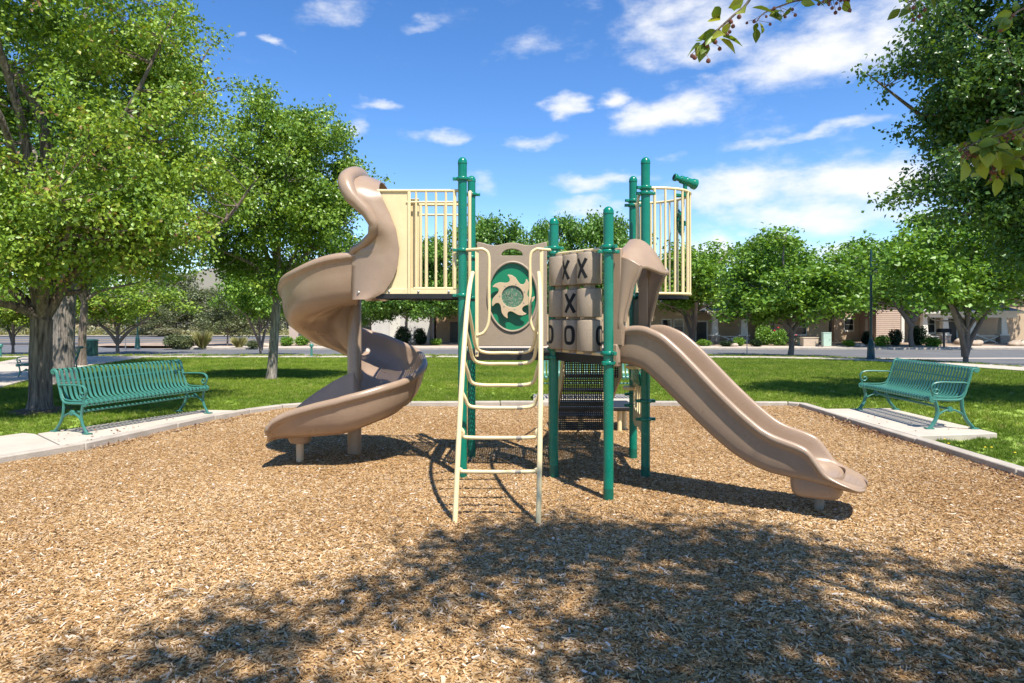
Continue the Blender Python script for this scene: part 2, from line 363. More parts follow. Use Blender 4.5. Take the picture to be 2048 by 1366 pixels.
def instance_mat(name, cols, rough=.9, trans=0, patch=None):
    m = bpy.data.materials.new(name); m.use_nodes = True; nt = m.node_tree; N = nt.nodes.new; L = nt.links.new
    p = nt.nodes['Principled BSDF']; p.inputs['Roughness'].default_value = rough; p.inputs['Specular IOR Level'].default_value = .25
    oi = N('ShaderNodeObjectInfo'); rp = N('ShaderNodeValToRGB'); ka = N('ShaderNodeAttribute'); ka.attribute_name = 'k'; ad = N('ShaderNodeMath'); L(oi.outputs['Random'], ad.inputs[0]); L(ka.outputs['Fac'], ad.inputs[1]); fc = N('ShaderNodeMath'); fc.operation = 'FRACT'; L(ad.outputs[0], fc.inputs[0]); L(fc.outputs[0], rp.inputs[0]); e = rp.color_ramp.elements
    while len(e) < len(cols): e.new(.5)
    for q, (t, c) in zip(e, cols): q.position = t; q.color = (*c, 1)
    cur = rp.outputs[0]
    if patch:
        ge = N('ShaderNodeNewGeometry'); nz = N('ShaderNodeTexNoise'); nz.inputs['Scale'].default_value = patch[0]; nz.inputs['Detail'].default_value = 5; L(ge.outputs['Position'], nz.inputs['Vector'])
        r2 = N('ShaderNodeValToRGB'); L(nz.outputs[0], r2.inputs[0]); r2.color_ramp.elements[0].position = .35; r2.color_ramp.elements[0].color = (*patch[1], 1); r2.color_ramp.elements[1].position = .65; r2.color_ramp.elements[1].color = (*patch[2], 1)
        mu = N('ShaderNodeMix'); mu.data_type = 'RGBA'; mu.blend_type = 'MULTIPLY'; mu.inputs['Factor'].default_value = 1; L(cur, mu.inputs['A']); L(r2.outputs[0], mu.inputs['B']); cur = mu.outputs['Result']
    L(cur, p.inputs['Base Color'])
    if trans:
        out = nt.nodes['Material Output']; tr = N('ShaderNodeBsdfTranslucent'); L(cur, tr.inputs[0]); mx = N('ShaderNodeMixShader'); mx.inputs[0].default_value = trans
        L(p.outputs[0], mx.inputs[1]); L(tr.outputs[0], mx.inputs[2]); L(mx.outputs[0], out.inputs[0])
    MT[name] = m
instance_mat('wood_chip', [(0,(.09,.05,.022)),(.14,(.24,.138,.055)),(.42,(.43,.275,.122)),(.74,(.54,.375,.20)),(.92,(.60,.47,.31)),(1,(.68,.60,.50))], patch=(.6,(.82,.74,.65),(1.08,1.06,1.04)))
instance_mat('pale_chip', [(0,(.12,.08,.05)),(.3,(.30,.22,.14)),(.6,(.55,.43,.28)),(.85,(.62,.54,.42)),(1,(.70,.66,.60))])
instance_mat('grass_blade', [(0,(.14,.215,.02)),(.5,(.225,.33,.036)),(.9,(.30,.40,.055)),(1,(.44,.42,.15))], .5, .38, patch=(.42,(.74,.82,.7),(1.2,1.12,1.0)))
mat('lawn', (.20,.30,.032), .9, .13, 1.0, .3, 60, c2=(.255,.365,.048), speck=(45,(.31,.385,.08),.5))

# ================================================================== THE SETTING
def sheet(name, outer, holes, m, dz, kind='structure', link=True, lim=None):
    pts = []; ed = []
    ys = [p[1] for p in outer]; xs = [p[0] for p in outer]
    loops = [outer]+list(holes)
    for yb in (12.6, 42.0):
        if min(ys) < yb < max(ys): loops.append([(min(xs)-1, yb), (max(xs)+1, yb)])
    for lp in loops:
        o = len(pts); pts += [Vector((p[0], p[1])) for p in lp]
        ed += [(o+i, o+(i+1) % len(lp)) for i in range(len(lp) if len(lp) > 2 else 1)]
    v2, e2, f2, *_ = delaunay_2d_cdt(pts, ed, [], 0, 1e-6)
    fs = []
    for f in f2:
        c = sum((v2[i] for i in f), Vector((0,0)))/len(f)
        if inside(c, outer) and not any(inside(c, h) for h in holes): fs.append(tuple(f))
    used = sorted({i for f in fs for i in f}); ix = {u: i for i, u in enumerate(used)}
    me = bpy.data.meshes.new(name); me.from_pydata([(v2[u].x, v2[u].y, zg(v2[u].y)+dz) for u in used], [], [tuple(ix[i] for i in f) for f in fs])
    bm = bmesh.new(); bm.from_mesh(me)
    bmesh.ops.recalc_face_normals(bm, faces=bm.faces)
    for f in bm.faces:
        if f.normal.z < 0: f.normal_flip()
    bm.to_mesh(me); bm.free()
    o = obj(name, me); me.materials.append(MT[m]); tag(o, kind=kind); return o

# base ground out to the horizon
gv = []; gy = [-40, 12.6, 42, 130, 2500]
b = MB(); b.grid([[Vector((x, y, zg(y)-.14)) for x in (-2500, -120, 120, 2500)] for y in gy])
tag(b.build('ground', MT['dirt']), kind='structure')

PIT = [(-6.2,-4),(-6.1,4.5),(-5.55,7.37),(-5.12,8.19),(-4.75,9.70),(-4.56,10.48),(-4.26,11.1),(-3.9,11.62),(-3.36,11.95),(-.21,12.08),(4.84,11.98),(4.98,11.86),(5.02,6.8),(5.15,3),(5.2,-4)]
def offset(poly, d):
    out = []
    for i, p in enumerate(poly):
        a = Vector(poly[i-1]) if i else Vector(p)*2-Vector(poly[1]); c = Vector(poly[i+1]) if i+1 < len(poly) else Vector(p)*2-Vector(poly[-2]); p = Vector(p)
        n1 = (p-a).normalized(); n2 = (c-p).normalized()
        n1 = Vector((-n1.y, n1.x)); n2 = Vector((-n2.y, n2.x)); n = (n1+n2).normalized(); out.append(p+n*(d/max(.5, n.dot(n1))))
    return out
KOUT = offset(PIT, .15)
KMID = offset(PIT, .07)
# mulch bed with a slightly uneven surface
def mulch_bed():
    st = .22; xs = np.arange(-6.4, 5.5, st); ys = np.arange(-1.5, 12.4, st)
    poly = [tuple(p) for p in KMID]
    V = []; idx = {}; F = []
    rng = np.random.RandomState(3); ph = rng.rand(12)*6.28; fr = rng.randn(12,2)*1.3
    def hz(x, y):
        z = sum(math.sin(fr[i][0]*x+fr[i][1]*y+ph[i]) for i in range(12))*.0035+.012
        for (bx, by, bh, br) in ((-1.78,7.55,.05,.5),(-2.3,7.45,.03,.35),(2.5,5.6,.03,.4),(.4,6.8,-.005,.5),(-.3,5.3,.015,.4)):
            z += bh*math.exp(-((x-bx)**2+(y-by)**2)/(br*br))
        return z
    def vid(i, j):
        if (i, j) not in idx:
            x, y = xs[i], ys[j]; idx[(i,j)] = len(V); V.append((x, y, hz(x, y)))
        return idx[(i,j)]
    for i in range(len(xs)-1):
        for j in range(len(ys)-1):
            if inside((xs[i]+st/2, ys[j]+st/2), poly): F.append((vid(i,j), vid(i+1,j), vid(i+1,j+1), vid(i,j+1)))
    me = bpy.data.meshes.new('mulch_bed'); me.from_pydata(V, [], F); me.shade_smooth(); me.materials.append(MT['mulch'])
    o = obj('mulch_bed', me); tag(o, kind='structure')
    under = sheet('mulch_base', [tuple(p) for p in KMID], [], 'mulch', -.012)
    return o, me
mulch_o, mulch_me = mulch_bed()

# kerb, one piece per cast length
kerb = empty('kerb', (0,12,0), kind='structure')
def kerb_run(inner, outer, top, seg=1.5, z0=-.12):
    n = 0
    for i in range(len(inner)-1):
        a, b_, c, d = Vector(inner[i]), Vector(inner[i+1]), Vector(outer[i]), Vector(outer[i+1])
        k = max(1, round((b_-a).length/seg))
        for j in range(k):
            t0 = j/k; t1 = (j+1)/k; g = .006/max(.2,(b_-a).length)
            if j == 0 : t0 += g if i else 0
            else: t0 += g
            t1 -= g if j == k-1 else 0
            P = [a.lerp(b_, t0), a.lerp(b_, t1), c.lerp(d, t1), c.lerp(d, t0)]
            m = MB(); dz = random.uniform(-.004, .004)
            m.add([(p.x, p.y, z0) for p in P]+[(p.x, p.y, top+dz) for p in P], [(3,2,1,0),(4,5,6,7),(0,1,5,4),(1,2,6,5),(2,3,7,6),(3,0,4,7)])
            m.build('kerb_segment', MT['kerb_concrete'], kerb, off=kerb.location, bevel=.014); n += 1
kerb_run(PIT, KOUT, .088)

def slab(poly, top, thick, parent, m='concrete', name='slab', bev=.01):
    b = MB(); n = len(poly)
    b.add([(p[0], p[1], zg(p[1])+top-thick) for p in poly]+[(p[0], p[1], zg(p[1])+top) for p in poly],
          [tuple(range(n-1,-1,-1)), tuple(range(n, 2*n))]+[(i, (i+1) % n, n+(i+1) % n, n+i) for i in range(n)])
    return b.build(name, MT[m], parent, off=parent.location, bevel=bev)
PADL1 = [(-6.18,8.89),(-5.61,10.02),(-4.83,9.62),(-5.18,8.17),(-5.27,8.03)]
PADL2 = [(-5.605,10.03),(-5.05,11.14),(-4.36,11.05),(-4.62,10.48),(-4.825,9.635)]
PADL0 = [(-6.19,8.87),(-5.285,8.02),(-5.62,7.37),(-6.17,4.5),(-7.7,4.5),(-7.1,7.6),(-6.53,8.71),(-6.40,8.95)]
padl = empty('bench_pad', (-5.4,9.6,0), kind='structure')
for pl in (PADL0, PADL1, PADL2): slab(pl, .078+random.uniform(-.003,.003), .2, padl)
PADR = [(4.98,11.1),(6.2,11.2),(6.27,8.82),(5.12,8.62)]
padr = empty('bench_pad', (5.7,10,0), kind='structure'); slab(PADR, .094, .25, padr)
PADC = [(.38,12.11),(2.55,12.09),(2.3,13.5),(.42,13.5)]
padc = empty('bench_pad', (1.5,12.8,0), kind='structure'); slab(PADC, .082, .25, padc)

# path on the left and the pavement along the street
PATH = [(-11.0,13.2),(-11.5,15.3),(-13.6,20),(-16.0,26),(-18.2,33.9),(-24.2,33.9),(-20.6,27),(-18.6,22),(-17.5,17),(-17,13.2)]
path = empty('path', (-15,20,zg(20)), kind='structure')
for (a, b_) in ((0,9),):
    L_ = PATH[0:5]; R_ = PATH[5:10][::-1]
    for i in range(4):
        for j in range(3):
            P = []
            for t in (j/3+.004, (j+1)/3-.004):
                P.append((Vector(L_[i]).lerp(Vector(L_[i+1]), t), Vector(R_[i]).lerp(Vector(R_[i+1]), t)))
            slab([P[0][0], P[1][0], P[1][1], P[0][1]], .075, .2, path)
side = empty('pavement', (0,34.8,zg(34.8)), kind='structure')
SW = [(-62,34.8),(8,34.8),(12.4,34.2),(15,32.4),(16.6,29.5),(17.2,26),(17.3,20),(17.3,8)]
SWI = [tuple(p) for p in offset(SW, -.85)]; SWO = [tuple(p) for p in offset(SW, .85)]
for i in range(len(SW)-1):
    k = max(1, round((Vector(SW[i+1])-Vector(SW[i])).length/2.0))
    for j in range(k):
        t0 = j/k+.003; t1 = (j+1)/k-.003
        P = [Vector(SWI[i]).lerp(Vector(SWI[i+1]), t0), Vector(SWI[i]).lerp(Vector(SWI[i+1]), t1), Vector(SWO[i]).lerp(Vector(SWO[i+1]), t1), Vector(SWO[i]).lerp(Vector(SWO[i+1]), t0)]
        slab(P, .075, .2, side, bev=0)

# lawn
LAWN = [(-62,-8),(-62,33.95)]+SWI[1:]+[(16.45,-8)]
PITC = [tuple(p) for p in KMID]
HOLES = [PITC, PADL0, PADL1, PADL2, PADR, PADC, PATH]
lawn = sheet('lawn', LAWN, HOLES, 'lawn', .015)
# verge between pavement and street
VERGE = [(-62,35.65)]+SWO[1:]+[(18.6,8),(18.7,26),(18.3,30.5),(16.2,34.6),(12.8,37.2),(8,38.4),(-62,38.4)]
verge = sheet('verge', VERGE, [], 'yard_bark', .04)
# street, kerbs, far pavement
ROAD = [(-300,38.4),(8,38.4),(12.8,37.2),(16.2,34.6),(18.3,30.5),(18.7,26),(18.6,-10),(29,-10),(29,26),(29.5,31),(32,35),(37,37.6),(42,38.2),(300,38.2),(300,48.6),(-22,48.6),(-30,50.5),(-36,56),(-300,56)]
sheet('road', ROAD, [], 'asphalt', -.06)
nk = [(-62,38.5),(8,38.5),(12.8,37.3),(16.25,34.7),(18.4,30.5),(18.8,26),(18.7,8)]
for nm, line, w in (('street_kerb', nk, .3),):
    o_ = [tuple(p) for p in offset(line, -w)]
    sheet(nm, [tuple(p) for p in line]+o_[::-1], [], 'concrete', .055)
sheet('gutter', [(18.9,34.9),(60,36.0),(60,37.4),(18.4,36.2)], [], 'concrete', -.052)
sheet('far_pavement', [(-24,48.55),(120,48.55),(120,51.2),(-24,51.2)], [], 'concrete', .04)
b = MB(); b.box((48,48.37,-.78), (144,.36,.17)); tag(b.build('far_kerb', MT['kerb_concrete']), kind='structure')
sheet('front_yard', [(-10,51.2),(120,51.2),(120,100),(-10,100)], [], 'yard_bark', .035)
# traffic island and the wider road beyond it, on the left
sheet('main_road', [(-300,58),(-12,58),(-12,77),(-300,77)], [], 'asphalt', -.055)
sheet('road_line', [(-300,62.2),(-13,62.2),(-13,62.5),(-300,62.5)], [], 'yellow_paint', -.05)
sheet('road_line', [(-300,66.6),(-13,66.6),(-13,67.0),(-300,67.0)], [], 'yellow_paint', -.05)
ISL = [(-34,53.2),(-30,51.4),(-10.5,51.4),(-10.5,57.6),(-30,57.6),(-33,56)]
sheet('traffic_island', ISL, [], 'yard_bark', .05)
io = [tuple(p) for p in offset(ISL+[ISL[0]], .35)]
sheet('island_kerb', io[:-1], [ISL], 'concrete', .06)
sheet('scrubland', [(-300,78.5),(-8,78.5),(-8,400),(-300,400)], [], 'dry_scrub', .02)
sheet('main_road_pavement', [(-300,77),(-8,77),(-8,78.5),(-300,78.5)], [], 'concrete', .03)
# scrub covered hills far behind
def hills():
    rng = np.random.RandomState(5); b = MB(); rows = []
    for j in range(26):
        y = 140+j*22; row = []
        for i in range(70):
            x = -420+i*12
            d = (y-140)/550
            z = 15*math.exp(-((x+128)/55)**2)*math.exp(-((y-330)/110)**2)*1.55 + 15*math.exp(-((x+260)/80)**2)*math.exp(-((y-420)/150)**2)+9*math.exp(-((x+10)/120)**2)*math.exp(-((y-500)/120)**2)
            z += (math.sin(x*.05+j)*.5+math.sin(x*.11+y*.03)*.5+rng.rand()*.5)*min(1, d*6)
            row.append(Vector((x, y, -.9+z*min(1, d*5)+(-.3 if j == 0 else 0))))
        rows.append(row)
    b.grid(rows); tag(b.build('hills', MT['hill_dirt'], sharp=180), kind='structure')
hills()

# grass blades and wood chips: uncountable, scattered by geometry nodes
def scatter(name, me, make, dens, rmin, rmax, smin, smax, m, seed=0, near=(4,30,1,2.3)):
    o = obj(name, me.copy()); o.data.materials.clear(); tag(o, kind='stuff')
    ng = bpy.data.node_groups.new(name, 'GeometryNodeTree'); N = ng.nodes.new; L = ng.links.new
    ng.interface.new_socket('Geometry', in_out='INPUT', socket_type='NodeSocketGeometry'); ng.interface.new_socket('Geometry', in_out='OUTPUT', socket_type='NodeSocketGeometry')
    gi = N('NodeGroupInput'); go = N('NodeGroupOutput')
    dp = N('GeometryNodeDistributePointsOnFaces'); dp.inputs['Seed'].default_value = seed; L(gi.outputs[0], dp.inputs['Mesh'])
    ps = N('GeometryNodeInputPosition'); sp = N('ShaderNodeSeparateXYZ'); L(ps.outputs[0], sp.inputs[0])
    cur = None
    fc = N('ShaderNodeFloatCurve'); mr = N('ShaderNodeMapRange'); L(sp.outputs[1], mr.inputs[0]); mr.inputs[1].default_value = dens[0][0]; mr.inputs[2].default_value = dens[-1][0]
    L(mr.outputs[0], fc.inputs['Value']); cv = fc.mapping.curves[0]; top = max(d for _, d in dens); y0, y1 = dens[0][0], dens[-1][0]
    while len(cv.points) < len(dens): cv.points.new(.5, .5)
    for p_, (y, d) in zip(cv.points, dens): p_.location = ((y-y0)/(y1-y0), d/top); p_.handle_type = 'VECTOR'
    fc.mapping.update()
    mu = N('ShaderNodeMath'); mu.operation = 'MULTIPLY'; mu.inputs[1].default_value = top; L(fc.outputs[0], mu.inputs[0])
    # keep to what the camera's surroundings can show: |x| < 0.9 y + 3
    ab = N('ShaderNodeMath'); ab.operation = 'ABSOLUTE'; L(sp.outputs[0], ab.inputs[0])
    li = N('ShaderNodeMath'); li.operation = 'MULTIPLY_ADD'; L(sp.outputs[1], li.inputs[0]); li.inputs[1].default_value = .85; li.inputs[2].default_value = 1.2
    lt = N('ShaderNodeMath'); lt.operation = 'LESS_THAN'; L(ab.outputs[0], lt.inputs[0]); L(li.outputs[0], lt.inputs[1])
    m2 = N('ShaderNodeMath'); m2.operation = 'MULTIPLY'; L(mu.outputs[0], m2.inputs[0]); L(lt.outputs[0], m2.inputs[1])
    L(m2.outputs[0], dp.inputs['Density'])
    ip = N('GeometryNodeInstanceOnPoints'); L(dp.outputs['Points'], ip.inputs['Points'])
    sm = N('GeometryNodeSetMaterial'); sm.inputs['Material'].default_value = m; L(make(N, L), sm.inputs['Geometry']); L(sm.outputs[0], ip.inputs['Instance'])
    rr = N('FunctionNodeRandomValue'); rr.data_type = 'FLOAT_VECTOR'; rr.inputs[0].default_value = rmin; rr.inputs[1].default_value = rmax; rr.inputs['Seed'].default_value = seed+1
    rs = N('FunctionNodeRandomValue'); rs.data_type = 'FLOAT_VECTOR'; rs.inputs[0].default_value = smin; rs.inputs[1].default_value = smax; rs.inputs['Seed'].default_value = seed+2
    L(rr.outputs[0], ip.inputs['Rotation'])
    # farther pieces a little larger, as only the larger ones tell there
    ms = N('ShaderNodeMapRange'); L(sp.outputs[1], ms.inputs[0]); ms.inputs[1].default_value = near[0]; ms.inputs[2].default_value = near[1]; ms.inputs[3].default_value = near[2]; ms.inputs[4].default_value = near[3]
    vs = N('ShaderNodeVectorMath'); vs.operation = 'SCALE'; L(rs.outputs[0], vs.inputs[0]); L(ms.outputs[0], vs.inputs['Scale'])
    L(vs.outputs[0], ip.inputs['Scale']); L(ip.outputs[0], go.inputs[0])
    md = o.modifiers.new('scatter', 'NODES'); md.node_group = ng
    return o
def chip(N, L):
    j = N('GeometryNodeJoinGeometry')
    for (dx, dy, s, rz) in ((0,0,(.032,.0085,.004),.0),(.024,.018,(.022,.007,.003),1.9),(-.020,.017,(.028,.006,.004),-.8),(.004,-.026,(.036,.0075,.004),.5)):
        c = N('GeometryNodeMeshCube'); c.inputs['Size'].default_value = s
        t = N('GeometryNodeTransform'); t.inputs['Translation'].default_value = (dx, dy, .002); t.inputs['Rotation'].default_value = (.12, .1, rz); L(c.outputs[0], t.inputs[0])
        sa = N('GeometryNodeStoreNamedAttribute'); sa.data_type = 'FLOAT'; sa.domain = 'POINT'; sa.inputs['Name'].default_value = 'k'; sa.inputs['Value'].default_value = rz*.37+2; L(t.outputs[0], sa.inputs['Geometry']); L(sa.outputs[0], j.inputs[0])
    return j.outputs[0]
def single_chip(N, L):
    c = N('GeometryNodeMeshCube'); c.inputs['Size'].default_value = (.034,.0085,.0045); return c.outputs[0]
scatter('wood_chips', mulch_me, chip, [(1.5,900),(4,1700),(6,1250),(9,750),(13,450)], (-.4,-.3,0), (.4,.3,6.283), (.42,.45,.6), (1.1,1.15,1.3), MT['wood_chip'], near=(3.0,6.5,1.12,.92))
scatter('large_wood_chips', mulch_me, single_chip, [(1.5,60),(4,90),(6,70),(9,45),(13,30)], (-.35,-.25,0), (.35,.25,6.283), (.8,.9,.8), (1.7,2.0,1.6), MT['pale_chip'], 5, near=(3,9,1.15,1.0))
def blades(N, L):
    j = N('GeometryNodeJoinGeometry'); rng = random.Random(2)
    for k in range(14):
        c = N('GeometryNodeMeshCone'); c.fill_type = 'NONE'; c.inputs['Vertices'].default_value = 3; c.inputs['Radius Top'].default_value = .0; c.inputs['Radius Bottom'].default_value = .0042; c.inputs['Depth'].default_value = rng.uniform(.03,.055)
        t = N('GeometryNodeTransform'); a = rng.uniform(0,6.28); d = rng.uniform(0,.055); t.inputs['Translation'].default_value = (math.cos(a)*d, math.sin(a)*d, -.004)
        t.inputs['Rotation'].default_value = (rng.uniform(-.6,.6), rng.uniform(-.6,.6), a); L(c.outputs[0], t.inputs[0]); L(t.outputs[0], j.inputs[0])
    return j.outputs[0]
scatter('grass', lawn.data, blades, [(2,120),(8,330),(13,230),(20,80),(35,25)], (-.1,-.1,0), (.1,.1,6.283), (.8,.8,.6), (1.3,1.3,1.15), MT['grass_blade'], 11)
scatter('verge_grass', verge.data, blades, [(8,20),(20,22),(40,22)], (-.1,-.1,0), (.1,.1,6.283), (.8,.8,.6), (1.3,1.3,1.15), MT['grass_blade'], 21)

# ================================================================== THE PLAY STRUCTURE
PS = empty('play_structure', (0.4,6.9,0), label='green, cream and brown playground climber with spiral slide, ladder and straight slide', cat='playground')
OFF = Vector(PS.location)
def part(b, name, m, parent=None, **k): return b.build(name, MT[m], parent or PS, off=OFF, **k)
PA, PB, PC, PG = Vector((-.493,6.80,0)), Vector((-.456,7.70,0)), Vector((.418,6.80,0)), Vector((.455,7.70,0))
PD, PE, PF = Vector((.845,5.98,0)), Vector((1.33,6.80,0)), Vector((1.37,7.72,0))
PR = .0445
def clamp(post, p, z, ang, two=False):
    b = MB()
    prof = [(PR+.0015,-.018),(PR+.013,-.018),(PR+.018,-.011),(PR+.018,.011),(PR+.013,.018),(PR+.0015,.018)]
    b.lathe(prof, 20, (p.x, p.y, z))
    for s in (0, 180):
        a = R(ang+s); d = Vector((math.cos(a), math.sin(a), 0)); m = Matrix.Rotation(a, 3, 'Z')
        b.box(p+d*(PR+.028)+Vector((0,0,z)), (.05,.034,.03), m)
        b.tube([p+d*(PR+.026)+Vector((-d.y*.02, d.x*.02, z)), p+d*(PR+.026)+Vector((d.y*.02, -d.x*.02, z))], .008, 6)
    part(b, 'clamp', 'green_metal', post, bevel=.003)
def make_post(p, top, clamps):
    b = MB(); prof = [(PR,-.25),(PR,top-.05)]+[(PR*1.06*math.cos(a), top-.05+.052*math.sin(a)) for a in (0,.3,.6,.9,1.15,1.4,1.52)]
    b.lathe(prof, 24, (p.x, p.y, 0)); o = part(b, 'post', 'green_metal')
    s = MB(); s.lathe([(PR+.0012,-.2),(PR+.0012,.11+random.uniform(-.02,.03))], 24, (p.x, p.y, 0)); part(s, 'post_sleeve', 'green_sleeve', o)
    c = MB(); c.lathe([(PR+.002,top-.068),(PR+.0035,top-.064),(PR+.0035,top-.052),(PR*1.0,top-.046)], 24, (p.x, p.y, 0)); part(c, 'cap_rim', 'green_metal', o)
    for sgn in (-1, 1):
        r_ = MB(); r_.lathe([(.004,0),(.004,.002),(.001,.003)], 8, (p.x+sgn*.02, p.y-math.sqrt(PR*PR-.0004), top-.06), axis=(0,-1,0)); part(r_, 'rivet', 'bolt_steel', o)
    for (z, a) in clamps: clamp(o, p, z, a)
    return o
make_post(PA, 3.19, [(2.975,0),(2.265,10),(1.815,0)])
make_post(PB, 3.19, [(2.98,15),(2.27,0),(1.815,0),(1.2,0)])
make_post(PC, 2.585, [(2.285,0),(2.235,-60),(1.285,-60),(1.2,0)])
make_post(PG, 2.585, [(2.27,0),(1.2,0)])
make_post(PD, 2.57, [(2.215,-55),(2.175,10),(1.285,-60),(1.2,60)])
make_post(PE, 3.19, [(2.885,20),(2.83,0),(2.18,60),(1.83,0),(.765,0),(.585,0)])
make_post(PF, 3.19, [(2.91,20),(2.86,0),(1.83,0),(.725,0),(.6,0)])

# decks: punched black steel pans
def deck(poly, top, name='deck', drop=.075):
    drop = .045 if top > 1.6 else drop
    b = MB(); n = len(poly)
    b.add([(p[0], p[1], top) for p in poly], [tuple(range(n))]); o = part(b, name, 'perforated_deck')
    s = MB()
    for i in range(n):
        a, c = Vector(poly[i]), Vector(poly[(i+1) % n]); d = (c-a).normalized(); nn = Vector((-d.y, d.x))*.004
        s.add([(a.x-nn.x, a.y-nn.y, top+.002), (c.x-nn.x, c.y-nn.y, top+.002), (c.x-nn.x, c.y-nn.y, top-drop), (a.x-nn.x, a.y-nn.y, top-drop),
               (a.x+nn.x, a.y+nn.y, top+.002), (c.x+nn.x, c.y+nn.y, top+.002), (c.x+nn.x, c.y+nn.y, top-drop), (a.x+nn.x, a.y+nn.y, top-drop)],
              [(0,1,2,3),(7,6,5,4),(0,4,5,1),(3,2,6,7),(0,3,7,4),(1,5,6,2)])
    part(s, 'deck_edge', 'black_coat', o)
    c0 = sum((Vector(p) for p in poly), Vector((0,0)))/n
    for t in (.33, .66):
        r = MB(); a = Vector(poly[0]).lerp(Vector(poly[1]), t); q = Vector(poly[-1]).lerp(Vector(poly[2 % n] if n > 3 else poly[1]), t); d = (q-a)
        ang = math.atan2(d.y, d.x); r.box(((a.x+q.x)/2, (a.y+q.y)/2, top-.03), (d.length*.94, .03, .05), Matrix.Rotation(ang, 3, 'Z')); part(r, 'deck_rib', 'black_coat', o)
    return o
k = .035
deck([(PA.x+k,PA.y-.01),(PC.x-.01,PC.y-.01),(PG.x-.01,PG.y),(PB.x+k,PB.y)], 1.245)
deck([(PC.x+.02,PC.y-.06),(PD.x,PD.y+.05),(PE.x-.03,PE.y-.055)], 1.248)
deck([(PC.x+.0,PC.y-.035),(PE.x-.02,PE.y-.035),(PF.x-.02,PF.y),(PG.x+.005,PG.y)], 1.243)
deck([(-1.36,6.83),(PA.x-.04,PA.y+.02),(PB.x-.04,PB.y),(-1.36,7.72)], 1.83)
bal = [(PE.x+.045,6.815)]+[(1.46+.40*math.sin(R(a)), 7.27-.455*math.cos(R(a))) for a in range(0, 181, 15)]+[(PF.x+.04,7.72)]
deck(bal, 1.83, drop=.08)
kp = MB(); kp.box((PA.x+.018, 7.25, 1.54), (.012,.8,.5)); part(kp, 'riser_panel', 'perforated_deck')
kp = MB(); kp.box((PE.x+.03, 7.25, 1.54), (.012,.82,.5)); part(kp, 'riser_panel', 'perforated_deck')

# left guard rail with its flat entry panel
gr = empty('guard_rail'); gr.parent = PS
def bars(pts_list, parent, name, m='cream_metal', r=.012, n=8):
    for pts in pts_list:
        b = MB(); b.tube(pts, r, n); part(b, name, m, parent)
def X_(px, Y): return (px-1024)/FPX*Y
def Z_(py, Y): return CAMH+(HZ-py)/FPX*Y
for (Y, nm) in ((6.84,'near'), (7.71,'far')):
    xr = PA.x-.02 if nm == 'near' else PB.x-.02
    bars([[(-1.36,Y,2.865),(xr,Y,2.865)]], gr, 'top_rail', r=.016)
    bars([[(-1.06,Y,2.75),(xr,Y,2.75)]], gr, 'rail')
    bars([[(-.985,Y,1.885),(-.585,Y,1.885)]], gr, 'rail', r=.013)
    xs_ = [X_(p, 6.8) for p in (831, 851, 871, 891)]
    for x in xs_: bars([[(x,Y,1.885),(x,Y,2.86)]], gr, 'baluster', r=.0125)
    b = MB(); b.box((X_(909,6.8), Y, 2.37), (.032,.032,.98)); part(b, 'end_stile', 'cream_metal', gr, bevel=.005)
    b = MB(); b.box((-1.03, Y, 2.34), (.03,.03,1.03)); part(b, 'end_stile', 'cream_metal', gr, bevel=.005)
    b = MB(); b.box((-1.20, Y+.008, 2.345), (.33,.014,1.03)); part(b, 'entry_panel', 'cream_metal', gr, bevel=.004)
    b = MB(); b.box(((-1.36+xr)/2, Y-.004, 1.848), (xr+1.36,.012,.072)); part(b, 'toe_board', 'cream_metal', gr, bevel=.004)
    for px in (777, 836, 897):
        b = MB(); b.lathe([(.0,-.001),(.012,0),(.012,.006),(.006,.010)], 10, (X_(px,6.8), Y-.011, 1.853), axis=(0,-1,0)); part(b, 'bolt', 'bolt_steel', gr)
# inner slide mouth frame set back between the two rails
b = MB(); b.box((-.985, 6.90, 2.32), (.09,.012,.95)); part(b, 'entry_panel', 'cream_metal', gr, bevel=.004)

# ---- spiral slide
SP = empty('spiral_slide'); SP.parent = PS
AX, AY = -1.777, 7.70
ZT = [(-60,1.835),(-90,1.80),(-135,1.665),(-180,1.50),(-225,1.31),(-270,1.12),(-315,.945),(-360,.775),(-405,.605),(-450,.46)]
def bedz(t): return lerp([(-a, z) for a, z in ZT], -t)
def prof_at(wall, inn):
    # (radius, height above bed): one closed section of the moulded chute
    return [(.055,.02+inn*.85),(.075,.02+inn),(.10,.015+inn*.9),(.115,.01+inn*.35),(.16,.0),(.30,-.008),(.48,-.008),(.60,.005),(.675,.05),(.715,.13),(.735,wall*.72),(.742,wall-.03),
            (.755,wall-.004),(.785,wall+.006),(.812,wall-.008),(.822,wall-.04),(.815,wall-.068),(.795,wall-.078),(.785,wall-.10),(.775,wall*.5),(.755,.07),(.715,-.015),(.64,-.075),(.50,-.092),(.46,-.078),(.42,-.09),(.28,-.075),(.25,-.05),(.2,-.062),(.10,-.055),(.058,-.04)]
rows = []
def wall_h(t): return lerp([(70,.45),(100,.44),(140,.40),(180,.37),(270,.31),(360,.30),(405,.315),(450,.33)], -t)
t = -74.0
while t >= -450.01:
    inn = lerp([(70,.02),(330,.02),(380,.10),(420,.32),(450,.56)], -t)
    z = bedz(t); a = R(t)
    rows.append([Vector((AX+r*math.cos(a), AY+r*math.sin(a), z+h)) for r, h in prof_at(wall_h(t), inn)])
    t -= 4.0
